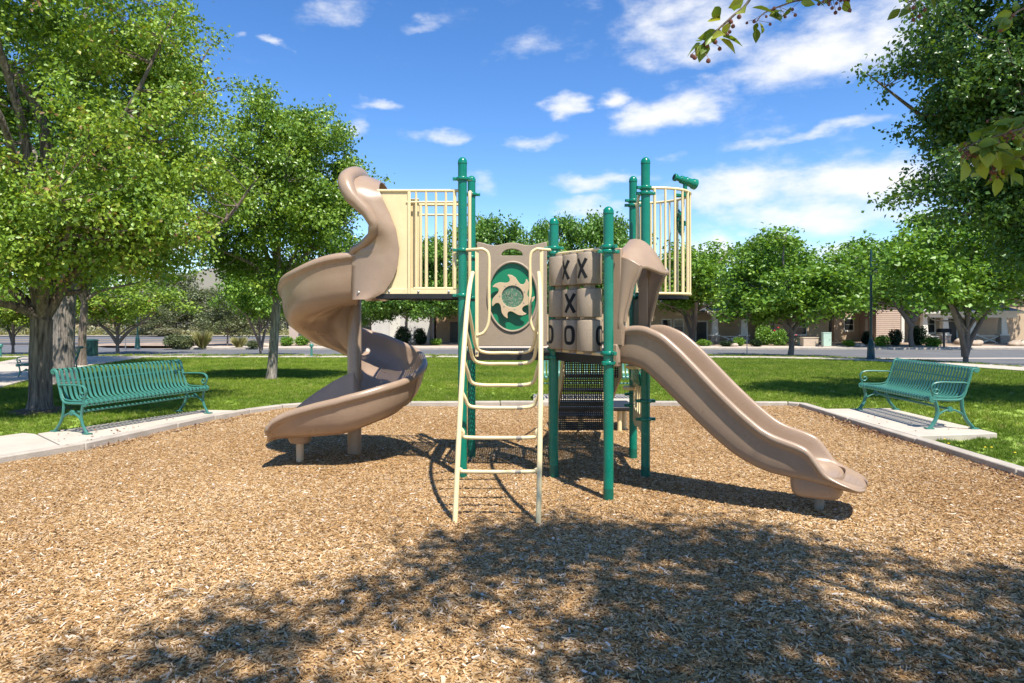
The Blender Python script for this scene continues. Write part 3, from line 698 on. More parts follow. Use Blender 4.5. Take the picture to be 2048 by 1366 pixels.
# straight run-out heading left
for s_, z, w, inn, tw in ((.10,.450,.315,.52,0),(.22,.436,.29,.44,0),(.34,.424,.265,.36,0),(.46,.414,.24,.285,0),(.56,.406,.215,.22,0),(.64,.400,.19,.165,0),(.70,.394,.168,.115,0),(.735,.385,.148,.075,0),(.755,.372,.125,.05,0)):
    pr = prof_at(max(w,.02), inn)
    sh = max(0, s_-.5)*.35
    rows.append([Vector((AX-s_+ (0 if r < .7 else sh*.35), AY-(.43+(r-.43)*(1-sh*.55))+s_*.10, z+h*(1-sh*.6))) for r, h in pr])
lr = rows[-1]; cx = sum(lr, Vector((0,0,0)))/len(lr)
rows.append([cx+(p-cx)*.93+Vector((-.030,0,-.012)) for p in lr])
rows.append([cx+(p-cx)*.78+Vector((-.050,0,-.022)) for p in lr])
rows.append([cx+(p-cx)*.45+Vector((-.058,0,-.03)) for p in lr])
for _ in range(6):                  # fair the run of the moulding
    zs = [[p.z for p in r] for r in rows]; hi = len(rows)-6
    for i in range(1, hi):
        for k in range(len(rows[0])): rows[i][k].z = .25*zs[i-1][k]+.5*zs[i][k]+.25*zs[i+1][k]
b = MB(); b.grid(rows, cv=True); n0 = len(rows[0])
b.f.append(tuple(range(n0))); b.f.append(tuple((len(rows)-1)*n0+k for k in range(n0)))
chute = part(b, 'chute', 'brown_plastic', SP, sharp=60)
# seam flanges between the moulded sections
for t in (-76, -268, -380):
    a = R(t); z = bedz(t); b = MB()
    pp = prof_at(wall_h(t), .03)[16:]
    b.tube([Vector((AX+(r+.006)*math.cos(a), AY+(r+.006)*math.sin(a), z+h)) for r, h in pp], .0075, 6); part(b, 'seam', 'brown_plastic', SP)
b = MB(); b.lathe([(.077,-.2),(.077,1.85),(.06,1.9)], 24, (AX, AY, 0)); part(b, 'column', 'brown_plastic', SP)
b = MB(); fx, fy = -2.285, 7.36
b.lathe([(.135,.40),(.13,.33),(.115,.27),(.10,.245),(.075,.24),(.04,.238)], 20, (fx, fy, 0)); part(b, 'foot_socket', 'brown_plastic', SP)
b = MB(); b.lathe([(.04,-.2),(.04,.30)], 18, (fx, fy, 0)); part(b, 'foot_post', 'tan_sheet', SP)
for (px, py) in ((716,585),(742,585)):
    b = MB(); b.lathe([(.0,-.001),(.014,0),(.013,.007),(.006,.012)], 10, (X_(px,6.83), 6.855, Z_(py,6.83)), axis=(0,-1,0)); part(b, 'bolt', 'bolt_steel', SP)
# moulded hood over the mouth: two wings joined by an arch
LE = [(1.775,-1.625),(2.02,-1.625),(2.27,-1.62),(2.325,-1.50),(2.42,-1.385),(2.52,-1.365),(2.63,-1.425),(2.78,-1.575),(2.88,-1.65),(2.95,-1.66),(3.02,-1.615)]
RE = [(1.775,-1.42),(1.83,-1.285),(1.97,-1.19),(2.10,-1.14),(2.27,-1.122),(2.475,-1.155),(2.65,-1.225),(2.80,-1.30),(2.89,-1.335),(2.98,-1.35),(3.02,-1.36)]
def lin(tab, x):
    for (a, p), (c, q) in zip(tab, tab[1:]):
        if x <= c: return p+(q-p)*(x-a)/(c-a)
    return tab[-1][1]
Yn, Yf, Yc = 6.80, 7.68, 7.24
arch = []
for i in range(30): arch.append((Yn+.0*i, 1.775+(2.78-1.775)*i/30))
for i in range(13):
    a = math.pi*i/12; arch.append((Yc-(Yc-Yn)*math.cos(a), 2.78+.24*math.sin(a)))
for i in range(29,-1,-1): arch.append((Yf, 1.775+(2.78-1.775)*i/30))
front = []; back = []; rim = []; rimr = []
thk = .024
for i, (y, z) in enumerate(arch):
    nrm = Vector((0, y-Yc, max(0, z-2.78)*1.6)).normalized() if z > 2.79 else Vector((0, -1 if y < Yc else 1, 0))
    xl, xr = lin(LE, z), lin(RE, z); fr = []; bk = []
    for j in range(9):
        f = j/8; x = xr+(xl-xr)*f
        bow = .035*math.sin(math.pi*f)+(.075*f*f*min(1,(z-2.3)*4) if z > 2.3 else 0)
        e = .012 if j in (0, 8) else 0
        bow -= .125*f**1.4*max(0, min(1, (2.46-z)/.22))
        fr.append(Vector((x, y, z))+nrm*(bow)); bk.append(Vector((x, y, z))+nrm*(bow-thk+e))
    front.append(fr); back.append(bk)
    if z > 2.2: rim.append(fr[-1]); rimr.append(lerp([(2.2,.03),(2.35,.045),(2.5,.05),(2.8,.075),(2.95,.085),(3.02,.085)], z))
b = MB(); b.grid([f+k[::-1] for f, k in zip(front, back)], cv=True); m_ = len(front[0])*2
b.f.append(tuple(range(m_))); b.f.append(tuple((len(front)-1)*m_+k for k in range(m_)))
part(b, 'hood', 'brown_plastic', SP, sharp=60)
rim = smooth(rim, 2); rr_ = []
for p in rim: rr_.append(lerp([(2.2,.03),(2.35,.042),(2.5,.048),(2.8,.072),(2.95,.082),(3.05,.082)], p.z))
b = MB(); b.tube(rim, rr_, 14); part(b, 'hood_rim', 'brown_plastic', SP, sharp=70)

# ---- arch ladder at the front
LD = empty('arch_ladder'); LD.parent = PS
arc = [(5.29,-.15),(5.29,0),(5.40,.5),(5.53,.9),(5.68,1.22),(5.95,1.62),(6.25,1.87),(6.5,1.985),(6.68,2.03)]
def rail_pt(z):
    return lin([(b_, a) for a, b_ in arc], z)
for sx, x0, x1 in ((-1,-.442,-.385),(1,.205,.262)):
    pts = smooth([(x0+(x1-x0)*max(0,z)/2.03, y, z) for y, z in arc], 5)
    b = MB(); b.tube(pts, .0215, 12); part(b, 'side_rail', 'cream_metal', LD)
def railx(s, z): return (-.442+.057*max(0,z)/2.03) if s < 0 else (.205+.057*max(0,z)/2.03)
for (ty, tz, az_) in ((5.38,.386,.41),(5.48,.636,.72),(5.62,.858,1.0),(5.85,1.02,1.25),(6.1,1.187,1.50),(6.4,1.268,1.72)):
    ay = rail_pt(az_); xl, xr = railx(-1, az_), railx(1, az_); c = .10 if az_-tz > .1 else .05
    P = smooth([(xl,ay,az_),(xl+.03,ay*.6+ty*.4,az_*.55+tz*.45),(xl+c*.6,ay*.15+ty*.85,tz+(az_-tz)*.12),(xl+c+.05,ty,tz),((xl+xr)/2,ty,tz-.002),(xr-c-.05,ty,tz),(xr-c*.6,ay*.15+ty*.85,tz+(az_-tz)*.12),(xr-.03,ay*.6+ty*.4,az_*.55+tz*.45),(xr,ay,az_)], 4)
    b = MB(); b.tube(P, .0155, 10); rg = part(b, 'rung', 'cream_metal', LD)
    b = MB(); b.tube([(xl+.455,ty,tz-.0015),(xl+.50,ty,tz-.0012)], .0163, 10, cap=False); part(b, 'wear_band', 'worn_tread', LD)
# grab loops beside the ladder head
for s, x_in, x_post, px in ((-1,-.226,-.345,PA.x),(1,.18,.29,PC.x)):
    hl = empty('grab_loop'); hl.parent = PS
    Y = 6.70
    P = smooth([(px+(-s)*.03,6.77,2.265),(x_post,Y,2.265),(x_in-s*(-1)*.05,Y,2.262),(x_in,Y,2.19),(x_in-s*.0,Y,1.9),(x_in,Y,1.58),(x_in+s*.045,Y,1.455),(x_post,Y,1.42)], 5)
    b = MB(); b.tube(P, .0155, 10); part(b, 'handle', 'cream_metal', hl)
    b = MB(); b.box((x_post,Y+.006,1.73), (.034,.02,1.04)); part(b, 'upright', 'cream_metal', hl, bevel=.004)
    b = MB(); b.lathe([(0,0),(.012,0),(.012,.006),(.005,.009)], 10, (x_post, Y-.005, 1.25), axis=(0,-1,0)); part(b, 'bolt', 'bolt_steel', hl)

# ---- sun panel at the back of the lower deck
SN = empty('sun_panel'); SN.parent = PS
YB = 7.64
fnp = lambda u, v, w: Vector((u, YB+w, v))
hw = .392; top = []
for i in range(25):
    u = hw-2*hw*i/24; top.append((u, 2.415+.016*math.cos(u/hw*math.pi*2)+.008*(abs(u)/hw)**4))
outer = [(-hw+.01,1.275),(hw-.01,1.275),(hw,1.29)]+top+[(-hw,1.29)]
oc = (.006, 1.825)
oval = [(oc[0]+.272*math.cos(R(a)), oc[1]+.382*math.sin(R(a))) for a in range(0,360,6)]
slot = [(.0+.12*math.cos(R(a)), 2.285+.075*math.sin(R(a))) for a in range(0,181,12)]
b = MB(); b.plate(outer, [oval, slot], fnp, .032); part(b, 'panel', 'brown_panel', SN, bevel=.005)
b = MB(); b.tube([Vector((x, YB-.004, z)) for x, z in [(oc[0]+.278*math.cos(R(a)), oc[1]+.388*math.sin(R(a))) for a in range(0,360,6)]], .014, 8, closed=True); part(b, 'oval_rim', 'brown_panel', SN)
b = MB(); b.plate(oval, [[(oc[0]+.118*math.cos(R(a)), oc[1]+.118*math.sin(R(a))) for a in range(0,360,10)]], lambda u, v, w: Vector((u, YB+.016+w, v)), .012); part(b, 'green_disc', 'green_sheet', SN)
fl = [(0,.172),(.12,.186),(.30,.216),(.50,.238),(.68,.250),(.74,.244),(.69,.226),(.655,.204),(.66,.186),(.72,.172),(.84,.166)]
ring = []
for k_ in range(7):
    for f, r in fl: a = (k_+f)/7*2*math.pi+.25; ring.append((oc[0]+r*math.cos(a), oc[1]+r*math.sin(a)))
hole = [(oc[0]+.122*math.cos(R(a)), oc[1]+.122*math.sin(R(a))) for a in range(0,360,8)]
b = MB(); b.plate(ring, [hole], lambda u, v, w: Vector((u, YB-.045+w, v)), .016); part(b, 'sun_wheel', 'tan_sheet', SN, bevel=.003)
b = MB(); b.plate(hole, [], lambda u, v, w: Vector((u, YB-.03+w, v)), .004); part(b, 'window', 'bubble_window', SN)
for k_ in range(7):
    a = k_/7*2*math.pi+.4; b = MB(); b.lathe([(.0,0),(.006,0),(.006,.004)], 8, (oc[0]+.143*math.cos(a), YB-.045, oc[1]+.143*math.sin(a)), axis=(0,-1,0)); part(b, 'rivet', 'bolt_steel', SN)

# ---- noughts and crosses panel
TT = empty('noughts_and_crosses_panel'); TT.parent = PS
e = (PD-PC); CR = .115
def cyl_c(t): return PC+e*t
ZR = [(1.90,2.185),(1.60,1.86),(1.29,1.575)]
for t in (.14,.41,.68):
    c = cyl_c(t)
    b = MB(); b.lathe([(.055,1.26),(.055,2.21)], 16, (c.x, c.y, 0)); part(b, 'spindle', 'brown_panel', TT)
    for z0, z1 in ZR:
        b = MB(); b.lathe([(CR-.05,z0+.002),(CR-.012,z0),(CR-.003,z0+.004),(CR,z0+.012),(CR,z1-.012),(CR-.003,z1-.004),(CR-.012,z1),(CR-.05,z1+.004)], 40, (c.x, c.y, 0)); part(b, 'turning_block', 'brown_panel', TT)
def mark(t, row, kind, off_deg):
    c = cyl_c(t); z0, z1 = ZR[row]; zc = (z0+z1)/2; rr = CR+.0016
    base = math.atan2(-c.y, -c.x)-R(off_deg)*-1
    def P(u, v): return Vector((c.x+rr*math.cos(base+u/rr), c.y+rr*math.sin(base+u/rr), zc+v))
    b = MB(); w, h, st = .048, .088, .0155
    def stroke(pts, closed=False):
        n = len(pts); L_ = []; R_ = []
        for i in range(n):
            a = Vector(pts[i-1] if (closed or i) else pts[i]); d = Vector(pts[(i+1) % n] if (closed or i < n-1) else pts[i]); tn = (d-a).normalized(); nn = Vector((-tn.y, tn.x))*st; p = Vector(pts[i]); L_.append(P(*(p+nn))); R_.append(P(*(p-nn)))
        b.grid([L_, R_], cv=closed)
    if kind == 'x':
        stroke([(-w+2*w*i/8, -h+2*h*i/8) for i in range(9)]); 
        r0 = rr; rr += .0004
        stroke([(w-2*w*i/8, -h+2*h*i/8) for i in range(9)])
    else:
        stroke([(.044*math.copysign(abs(math.cos(R(a)))**.6, math.cos(R(a))), .076*math.copysign(abs(math.sin(R(a)))**.7, math.sin(R(a)))) for a in range(0,360,12)], True)
    part(b, 'cross_mark' if kind == 'x' else 'nought_mark', 'letter_black', TT)
mark(.41,0,'x',-52); mark(.68,0,'x',-38); mark(.41,1,'x',-24); mark(.14,2,'o',-66); mark(.41,2,'o',-28); mark(.68,2,'o',58)
for z0, z1 in ((2.225,2.205),(1.272,1.27)):
    d = e.normalized(); b = MB(); b.tube([PC+d*.05+Vector((0,0,z0)), PD-d*.05+Vector((0,0,z1))], .0155, 10); part(b, 'rail', 'cream_metal', TT)

# ---- straight slide
SS = empty('straight_slide'); SS.parent = PS
ee = (PE-PD).normalized(); dd = Vector((ee.y, -ee.x, 0)); M0 = PD+ee*.475
BZ = [(-.06,1.255),(.05,1.252),(.16,1.245),(.28,1.20),(.42,1.085),(.6,.915),(.8,.73),(1.0,.565),(1.15,.47),(1.3,.415),(1.45,.39),(1.6,.370),(1.75,.338),(1.88,.305),(1.97,.272),(2.0,.255),(2.02,.235)]
WH = [(-.06,.24),(.05,.26),(.2,.30),(.5,.29),(1.0,.27),(1.3,.25),(1.5,.232),(1.58,.205),(1.64,.14),(1.69,.075),(1.75,.04),(1.85,.02),(1.97,.012)]
HW = [(-.06,.31),(.0,.325),(1.5,.325),(1.7,.33),(1.85,.325),(1.92,.31),(1.95,.27),(1.975,.21),(1.985,.14)]
TH = [(-.06,.07),(.1,.08),(.3,.09),(1.3,.08),(1.6,.07),(1.9,.05),(1.97,.03)]
rows = []
s = -.06
steps = [-.06,-.02,.02,.08,.14,.2,.26,.32,.38,.45,.52,.6,.7,.8,.9,1.0,1.1,1.2,1.3,1.4,1.48,1.54,1.58,1.62,1.66,1.7,1.74,1.78,1.83,1.88,1.91,1.935,1.955,1.97,1.98,1.985]
for s in steps:
    bz = smooth([(a, z, 0) for a, z in BZ], 1) and lin(BZ, s); w = lerp(WH, s); hwid = lerp(HW, s); th = lin(TH, s)
    sl = (lin(BZ, s+.02)-lin(BZ, s-.02))/.04; nv = Vector((-sl, 1)).normalized()
    lip = min(.042, w*.42+.006); half = [(0,0),(.14,.004),(hwid-.125,.010),(hwid-.085,.03),(hwid-.066,w*.5),(hwid-.060,w-lip*.6),(hwid-.045,w-.004),(hwid-.02,w),(hwid,w-lip*.45),(hwid+.003,w-lip*1.2),(hwid-.018,w-lip*1.7),(hwid-.036,w-lip*2.0),(hwid-.040,w*.2),(hwid-.05,-th*.6),(hwid-.10,-th),(.12,-th)]
    sec = [(u, v) for u, v in half]+[(0,-th)]+[(-u, v) for u, v in half[::-1][:-1]]
    rows.append([M0+dd*s+ee*u+dd*(nv.x*v*.6)+Vector((0,0,bz+v)) for u, v in sec])
b = MB(); b.grid(rows, cv=True); n0 = len(rows[0]); b.f.append(tuple(range(n0))); b.f.append(tuple((len(rows)-1)*n0+k for k in range(n0)))
ch = part(b, 'chute', 'brown_plastic', SS, sharp=60)
mod = ch.modifiers.new('smooth', 'SUBSURF'); mod.levels = 1; mod.render_levels = 1
for k_ in range(4):                 # grip ribs moulded into the lip
    s = 1.78+k_*.046; b = MB(); b.tube([M0+dd*s+ee*u+Vector((0,0,lin(BZ, s)+.004+.0*u)) for u in np.linspace(-.2,.2,9)], .0042, 6); part(b, 'grip_rib', 'brown_plastic', SS)
b = MB(); rows = []
for z, f in ((.36,1.0),(.30,1.0),(.24,.97),(.20,.93),(.175,.86),(.165,.7),(.163,.2)):
    rows.append([M0+dd*(1.63+.20*f*math.copysign(abs(math.cos(R(a)))**.55, math.cos(R(a))))+ee*(.25*f*math.copysign(abs(math.sin(R(a)))**.55, math.sin(R(a))))+Vector((0,0,z)) for a in range(0,360,10)])
b.grid(rows, cv=True); part(b, 'foot_socket', 'brown_plastic', SS, sharp=60)
b = MB(); fp = M0+dd*1.64; b.lathe([(.038,-.2),(.038,.17)], 18, (fp.x, fp.y, 0)); part(b, 'foot_post', 'worn_tread', SS)
# entry hood: beaked arch standing on two legs
u0 = .345; path_a = []
for i in range(15): path_a.append((-u0, 1.34+(2.14-1.34)*i/14))
for i in range(1,12):
    u_ = -u0+2*u0*i/12; path_a.append((u_, 2.145+.18*(1-abs(u_)/u0)))
for i in range(14,-1,-1): path_a.append((u0, 1.34+(2.14-1.34)*i/14))
fo = []; fi = []
for (u, z) in path_a:
    q = 1-abs(u)/u0
    reach = lerp([(1.34,.07),(1.6,.09),(1.85,.15),(2.05,.22),(2.14,.24),(2.325,.36)], z); drop = lerp([(1.34,0),(1.9,.02),(2.05,.05),(2.14,.10),(2.325,.32)], z)
    ow = Vector((u/u0 if z < 2.15 else u/u0*.6, 0.0 if z < 2.15 else 1)).normalized()
    ro = []; ri = []
    for j in range(8):
        f = j/7; bow = .03*math.sin(math.pi*f)*(1 if z > 1.5 else .3)
        base = M0+ee*u+dd*(.015+reach*f)+Vector((0,0,z-drop*f*f))
        ro.append(base+ee*ow.x*bow+Vector((0,0,ow.y*bow))); ri.append(base+ee*ow.x*(bow-.028)+Vector((0,0,ow.y*(bow-.028))))
    fo.append(ro); fi.append(ri)
b = MB(); b.grid([o_+i_[::-1] for o_, i_ in zip(fo, fi)], cv=True); m_ = len(fo[0])*2
b.f.append(tuple(range(m_))); b.f.append(tuple((len(fo)-1)*m_+k for k in range(m_)))
hd = part(b, 'hood', 'brown_plastic', SS, sharp=42, bevel=.008)
b = MB(); b.tube([r[-1] for r in fo][4:-4], .017, 8); part(b, 'hood_lip', 'brown_plastic', SS)
for sg in (-1, 1):
    p = M0+ee*(u0*sg)+dd*.03
    b = MB(); b.box(p+Vector((0,0,1.78)), (.05,.10,.87), Matrix.Rotation(math.atan2(ee.y, ee.x), 3, 'Z')); part(b, 'hood_stile', 'brown_plastic', SS, bevel=.012)
    b = MB(); b.lathe([(.028,1.2),(.028,1.36)], 14, (p.x, p.y, 0)); part(b, 'stile_foot', 'brown_plastic', SS)
    b = MB(); b.box(p+Vector((0,0,1.26))-dd*.02, (.08,.07,.2), Matrix.Rotation(math.atan2(ee.y, ee.x), 3, 'Z')); part(b, 'stile_bracket', 'brown_plastic', SS, bevel=.01)

# ---- balcony rail, telescope and wheel
BR = empty('balcony_rail'); BR.parent = PS
def dpath(z, n=24):
    P = [Vector((PE.x+.03, 6.80, z)), Vector((1.46, 6.80, z))]
    for a in range(8, 173, 8): P.append(Vector((1.46+.42*math.sin(R(a)), 7.26-.46*math.cos(R(a)), z)))
    return P+[Vector((1.46, 7.72, z)), Vector((PF.x+.03, 7.72, z))]
for z, nm in ((2.885,'top_rail'),(1.835,'rail')):
    b = MB(); b.tube(dpath(z), .0145, 10); part(b, nm, 'cream_metal', BR)
pth = dpath(0); Ls = [0]
for a, c in zip(pth, pth[1:]): Ls.append(Ls[-1]+(c-a).length)
def along(s):
    for i in range(len(Ls)-1):
        if s <= Ls[i+1]: return pth[i].lerp(pth[i+1], (s-Ls[i])/(Ls[i+1]-Ls[i]))
    return pth[-1]
nb = 14
for i in range(nb):
    p = along(.06+(Ls[-1]-.12)*i/(nb-1)); b = MB()
    b.tube([p+Vector((0,0,1.835)), p+Vector((0,0,2.885))], .0122 if i not in (0, nb-1, 4, 9) else .0155, 8); part(b, 'baluster', 'cream_metal', BR)
# curved hand holds at the two ends
for p, yy, dx in ((PE, 6.90, -.055), (PF, 7.58, .02)):
    b = MB(); b.tube(smooth([(p.x, yy, 2.86),(p.x+dx, yy, 2.80),(p.x+dx, yy, 2.5),(p.x+dx, yy, 2.0),(p.x+dx*.6, yy, 1.86)], 4), .0155, 8); part(b, 'hand_hold', 'cream_metal', BR)
b = MB(); b.tube(smooth([(PB.x,7.6,2.965),(PB.x,7.42,2.955),(PB.x,7.35,2.88),(PB.x,7.34,2.5),(PB.x,7.34,1.85)], 4), .0185, 10); part(b, 'hand_hold', 'cream_metal', BR)
TS = empty('telescope'); TS.parent = PS
tc_ = Vector((1.80, 7.10, 3.015)); ax = Vector((.90,.28,-.24)).normalized()
b = MB(); b.lathe([(.034,-.135),(.040,-.13),(.040,-.105),(.026,-.10),(.028,-.06),(.040,-.055),(.042,0),(.047,.005),(.047,.018),(.042,.022),(.046,.085),(.054,.09),(.056,.13),(.05,.135),(.035,.13)], 20, tc_, axis=ax); part(b, 'tube', 'green_metal', TS, bevel=.002)
b = MB(); b.tube([tc_+Vector((0,0,-.03)), tc_+Vector((.0,.0,-.13))], .022, 12); part(b, 'mount', 'green_metal', TS)
b = MB(); b.lathe([(.024,-.137),(.024,-.134)], 14, tc_, axis=ax); part(b, 'eyepiece', 'letter_black', TS)
b = MB(); b.box(tc_+Vector((-.05,-.02,-.155)), (.12,.05,.035)); part(b, 'bracket', 'green_metal', TS, bevel=.006)
WHL = empty('play_wheel'); WHL.parent = PS
wc = Vector((1.80, 7.30, 2.60)); wa = Vector((.93,-.05,.12)).normalized(); q = Vector((0,0,1)).rotation_difference(wa)
b = MB(); b.tube([wc+q @ Vector((.12*math.cos(R(a)), .12*math.sin(R(a)), 0)) for a in range(0,360,15)], .016, 8, closed=True); part(b, 'wheel_rim', 'green_metal', WHL)
for a in range(0,360,60):
    b = MB(); b.tube([wc, wc+q @ Vector((.15*math.cos(R(a)), .15*math.sin(R(a)), 0))], .011, 8); part(b, 'spoke', 'green_metal', WHL)
b = MB(); b.lathe([(.03,-.02),(.03,.03),(.015,.04)], 14, wc, axis=wa); part(b, 'hub', 'green_metal', WHL)
b = MB(); b.box(wc+Vector((.045,0,0)), (.06,.05,.05)); part(b, 'bracket', 'green_metal', WHL, bevel=.005)

# ---- punched steel steps and transfer platform behind
ST = empty('back_steps'); ST.parent = PS
for i in range(5):
    y = 7.78+i*.30; z = 1.10-i*.20
    b = MB(); b.box((.90, y+.13, z), (.62,.27,.006)); part(b, 'tread', 'perforated_deck', ST)
    b = MB(); b.box((.90, y, z-.098), (.62,.006,.19)); part(b, 'riser', 'perforated_step', ST)
    b = MB(); b.box((.90, y+.265, z-.02), (.62,.012,.04)); part(b, 'tread_edge', 'black_coat', ST)
for x in (.575, 1.225):
    b = MB(); b.plate([(7.74,1.2),(7.74,.92),(9.2,.14),(9.3,.14),(9.3,.34)], [], lambda u, v, w, x=x: Vector((x+w, u, v)), .02); part(b, 'stringer', 'tan_sheet', ST, bevel=.004)
    b = MB(); b.tube(smooth([(x+.01,7.78,2.0),(x+.01,8.2,1.75),(x+.01,9.0,1.15),(x+.01,9.25,.95),(x+.01,9.28,.5),(x+.01,9.2,.28)], 4), .0155, 8); part(b, 'hand_rail', 'cream_metal', ST)
b = MB(); b.box((1.15, 9.72, .33), (1.1,.75,.055)); part(b, 'transfer_platform', 'black_coat', ST, bevel=.01)
for (x, y) in ((.72,9.6),(1.58,9.6),(.72,10.0),(1.58,10.0),(.97,9.62),(1.49,9.45)):
    b = MB(); b.lathe([(.032,-.15),(.032,.31)], 12, (x, y, 0)); part(b, 'platform_leg', 'cream_metal', ST)

# ---- activity panel and stepping pods low on the right
AP = empty('activity_panel'); AP.parent = PS
w_ = (PF-PE); wl = w_.length; wd = w_.normalized(); nn_ = Vector((wd.y, -wd.x, 0))
out_ = [(.07,.43),(.2,.40),(.45,.43),(.7,.40),(wl-.07,.43)]+[(wl-.07-(wl-.14)*i/12, .98+.05*math.sin(i/12*math.pi*3)) for i in range(13)]
holes_ = [[(cx_+.05*math.cos(R(a)), .72+.14*math.sin(R(a))) for a in range(0,360,20)] for cx_ in (.2,.34,.48,.62,.74)]
b = MB(); b.plate(out_, holes_, lambda u, v, w: PE+wd*u+nn_*(w-.012)+Vector((0,0,v)), .024); part(b, 'panel', 'cream_metal', AP, bevel=.004)
b = MB(); b.plate([(.1,.9),(.8,.9),(.75,1.02),(.45,1.10),(.15,1.02)], [], lambda u, v, w: PE+wd*u+nn_*(w-.045)+Vector((0,0,v)), .02); part(b, 'leaf_plate', 'green_metal', AP, bevel=.004)
for (px, py, Y, r) in ((1268,733,7.05,.085),(1259,775,7.45,.075),(1283,745,7.3,.06)):
    c = at(px, py, Y); b = MB(); b.lathe([(.02,-.03),(r*.9,-.022),(r,-.01),(r,.008),(r*.92,.014),(.01,.016)], 20, c); part(b, 'stepping_pod', 'cream_metal')
    b = MB(); b.tube([c+Vector((0,0,-.02)), (PF.x-.02, PF.y-.03, c.z-.03)], .014, 8); part(b, 'pod_arm', 'green_metal')

# ================================================================== BENCHES
def strap_mesh(w=.037, t=.006):
    P = []
    for a in range(250, 79, -34): P.append((-.352+.034*math.cos(R(a)), .792+.034*math.sin(R(a))))   # rolled top
    P += [(-.305,.80),(-.275,.70),(-.24,.585),(-.205,.475),(-.175,.425),(-.12,.402),(0,.398),(.12,.408),(.20,.423)]
    for a in range(75, -170, -35): P.append((.235+.036*math.cos(R(a)), .392+.036*math.sin(R(a))))
    b = MB(); n = len(P); rows = []
    for i in range(n):
        a = Vector(P[max(0,i-1)]); c = Vector(P[min(n-1,i+1)]); d = (c-a).normalized(); nn = Vector((-d.y, d.x))*t/2; p = Vector(P[i])
        rows.append([Vector((-w/2,-(p+nn).x,(p+nn).y)), Vector((w/2,-(p+nn).x,(p+nn).y)), Vector((w/2,-(p-nn).x,(p-nn).y)), Vector((-w/2,-(p-nn).x,(p-nn).y))])
    b.grid(rows, cv=True); b.f += [(0,1,2,3), tuple((n-1)*4+k for k in (3,2,1,0))]
    me = b.mesh('slat'); me.materials.append(MT['bench_green']); return me
STRAP = strap_mesh()
def fr(b, pts, r, x, flat=(1.0,1.0)): b.tube([Vector((x, -p, z)) for p, z in smooth3(pts)], r, 8, flat=flat)
def smooth3(pts, k=5): return [(v.x, v.y) for v in smooth([(p, z, 0) for p, z in pts], k)]
def frame_meshes():
    out = {}
    b = MB(); fr(b, [(-.345,.80),(-.30,.79),(-.27,.69),(-.225,.55),(-.185,.44),(-.13,.392),(0,.385),(.14,.39),(.235,.392)], .019, 0, (1.15,1.0)); out['frame_bar'] = b
    b = MB(); fr(b, [(.20,.385),(.175,.30),(.165,.22),(.19,.12),(.25,.03),(.275,.0)], .021, 0, (1.2,.9)); out['front_leg'] = b
    b = MB(); fr(b, [(-.16,.40),(-.165,.30),(-.18,.22),(-.225,.12),(-.30,.03),(-.325,.0)], .021, 0, (1.2,.9)); out['rear_leg'] = b
    b = MB(); fr(b, [(.205,.09),(.15,.19),(.06,.245),(-.01,.255),(-.08,.245),(-.18,.19),(-.25,.09)], .015, 0, (1.1,.9)); b.lathe([(.01,-.02),(.034,-.018),(.038,0),(.034,.018),(.01,.02)], 14, (0,.005,.262), axis=(1,0,0)); out['arch_brace'] = b
    b = MB(); fr(b, [(-.245,.60),(-.19,.618),(-.05,.622),(.12,.625),(.215,.605),(.25,.545),(.225,.48),(.175,.47),(.15,.505),(.175,.53),(.195,.515)], .0145, 0, (1.35,.85)); fr(b, [(.235,.49),(.22,.44),(.19,.41)], .013, 0); fr(b, [(-.235,.52),(-.20,.50),(-.165,.45),(-.10,.425),(.05,.42),(.19,.425)], .010, 0); out['armrest'] = b
    for nm, p in (('foot', .275), ('foot2', -.325)):
        b = MB(); b.box((0,-p,.006), (.075,.10,.016)); out[nm] = b
    b = MB(); b.lathe([(.005,-.018),(.040,-.016),(.043,0),(.040,.016),(.005,.018)], 18, (0,.352,.792), axis=(1,0,0)); out['scroll_cap'] = b
    b = MB(); b.lathe([(.005,-.018),(.041,-.016),(.044,0),(.041,.016),(.005,.018)], 18, (0,-.235,.392), axis=(1,0,0)); out['scroll_cap2'] = b
    d = {}
    for k_, b in out.items():
        me = b.mesh(k_.rstrip('2')); me.materials.append(MT['bench_green']); d[k_] = me
    return d
FRM = frame_meshes()
def bench(loc, rz, length, n, label, group='green slatted benches'):
    r = empty('park_bench', loc, rz, label, 'bench', group)
    for s in (-1, 1):
        f = obj('end_frame', FRM['frame_bar'], r, (s*length/2, 0, 0))
        for k_ in ('front_leg','rear_leg','arch_brace','armrest','foot','foot2','scroll_cap','scroll_cap2'): obj(k_.rstrip('2'), FRM[k_], f)
    pitch = (length-.07)/n
    for i in range(n): obj('slat', STRAP, r, (-length/2+.035+pitch*(i+.5), 0, 0))
    for (p, z, rr) in ((-.02,.378,.012),(.16,.385,.012),(-.285,.66,.010)):
        b = MB(); b.tube([(-length/2, -p, z), (length/2, -p, z)], rr, 8); b.build('support_rod', MT['bench_green'], r)
    b = MB(); b.tube([(-length/2, .005, .262), (length/2, .005, .262)], .0165, 10); b.build('cross_bar', MT['bench_green'], r)
    return r
bench((-5.38,9.86,.080), R(69), 2.02, 29, 'green slatted bench on the left concrete pad, before the thick tree trunk')
bench((5.86,10.07,.096), R(-90), 1.86, 27, 'green slatted bench on the right concrete pad beside the straight slide')
bench((1.50,12.72,.084), 0, 1.9, 27, 'green slatted bench facing us behind the middle of the climber')
bench((-13.35,19.7,zg(19.7)+.03), R(-90), 1.9, 27, 'green bench mostly hidden behind the two thick tree trunks')

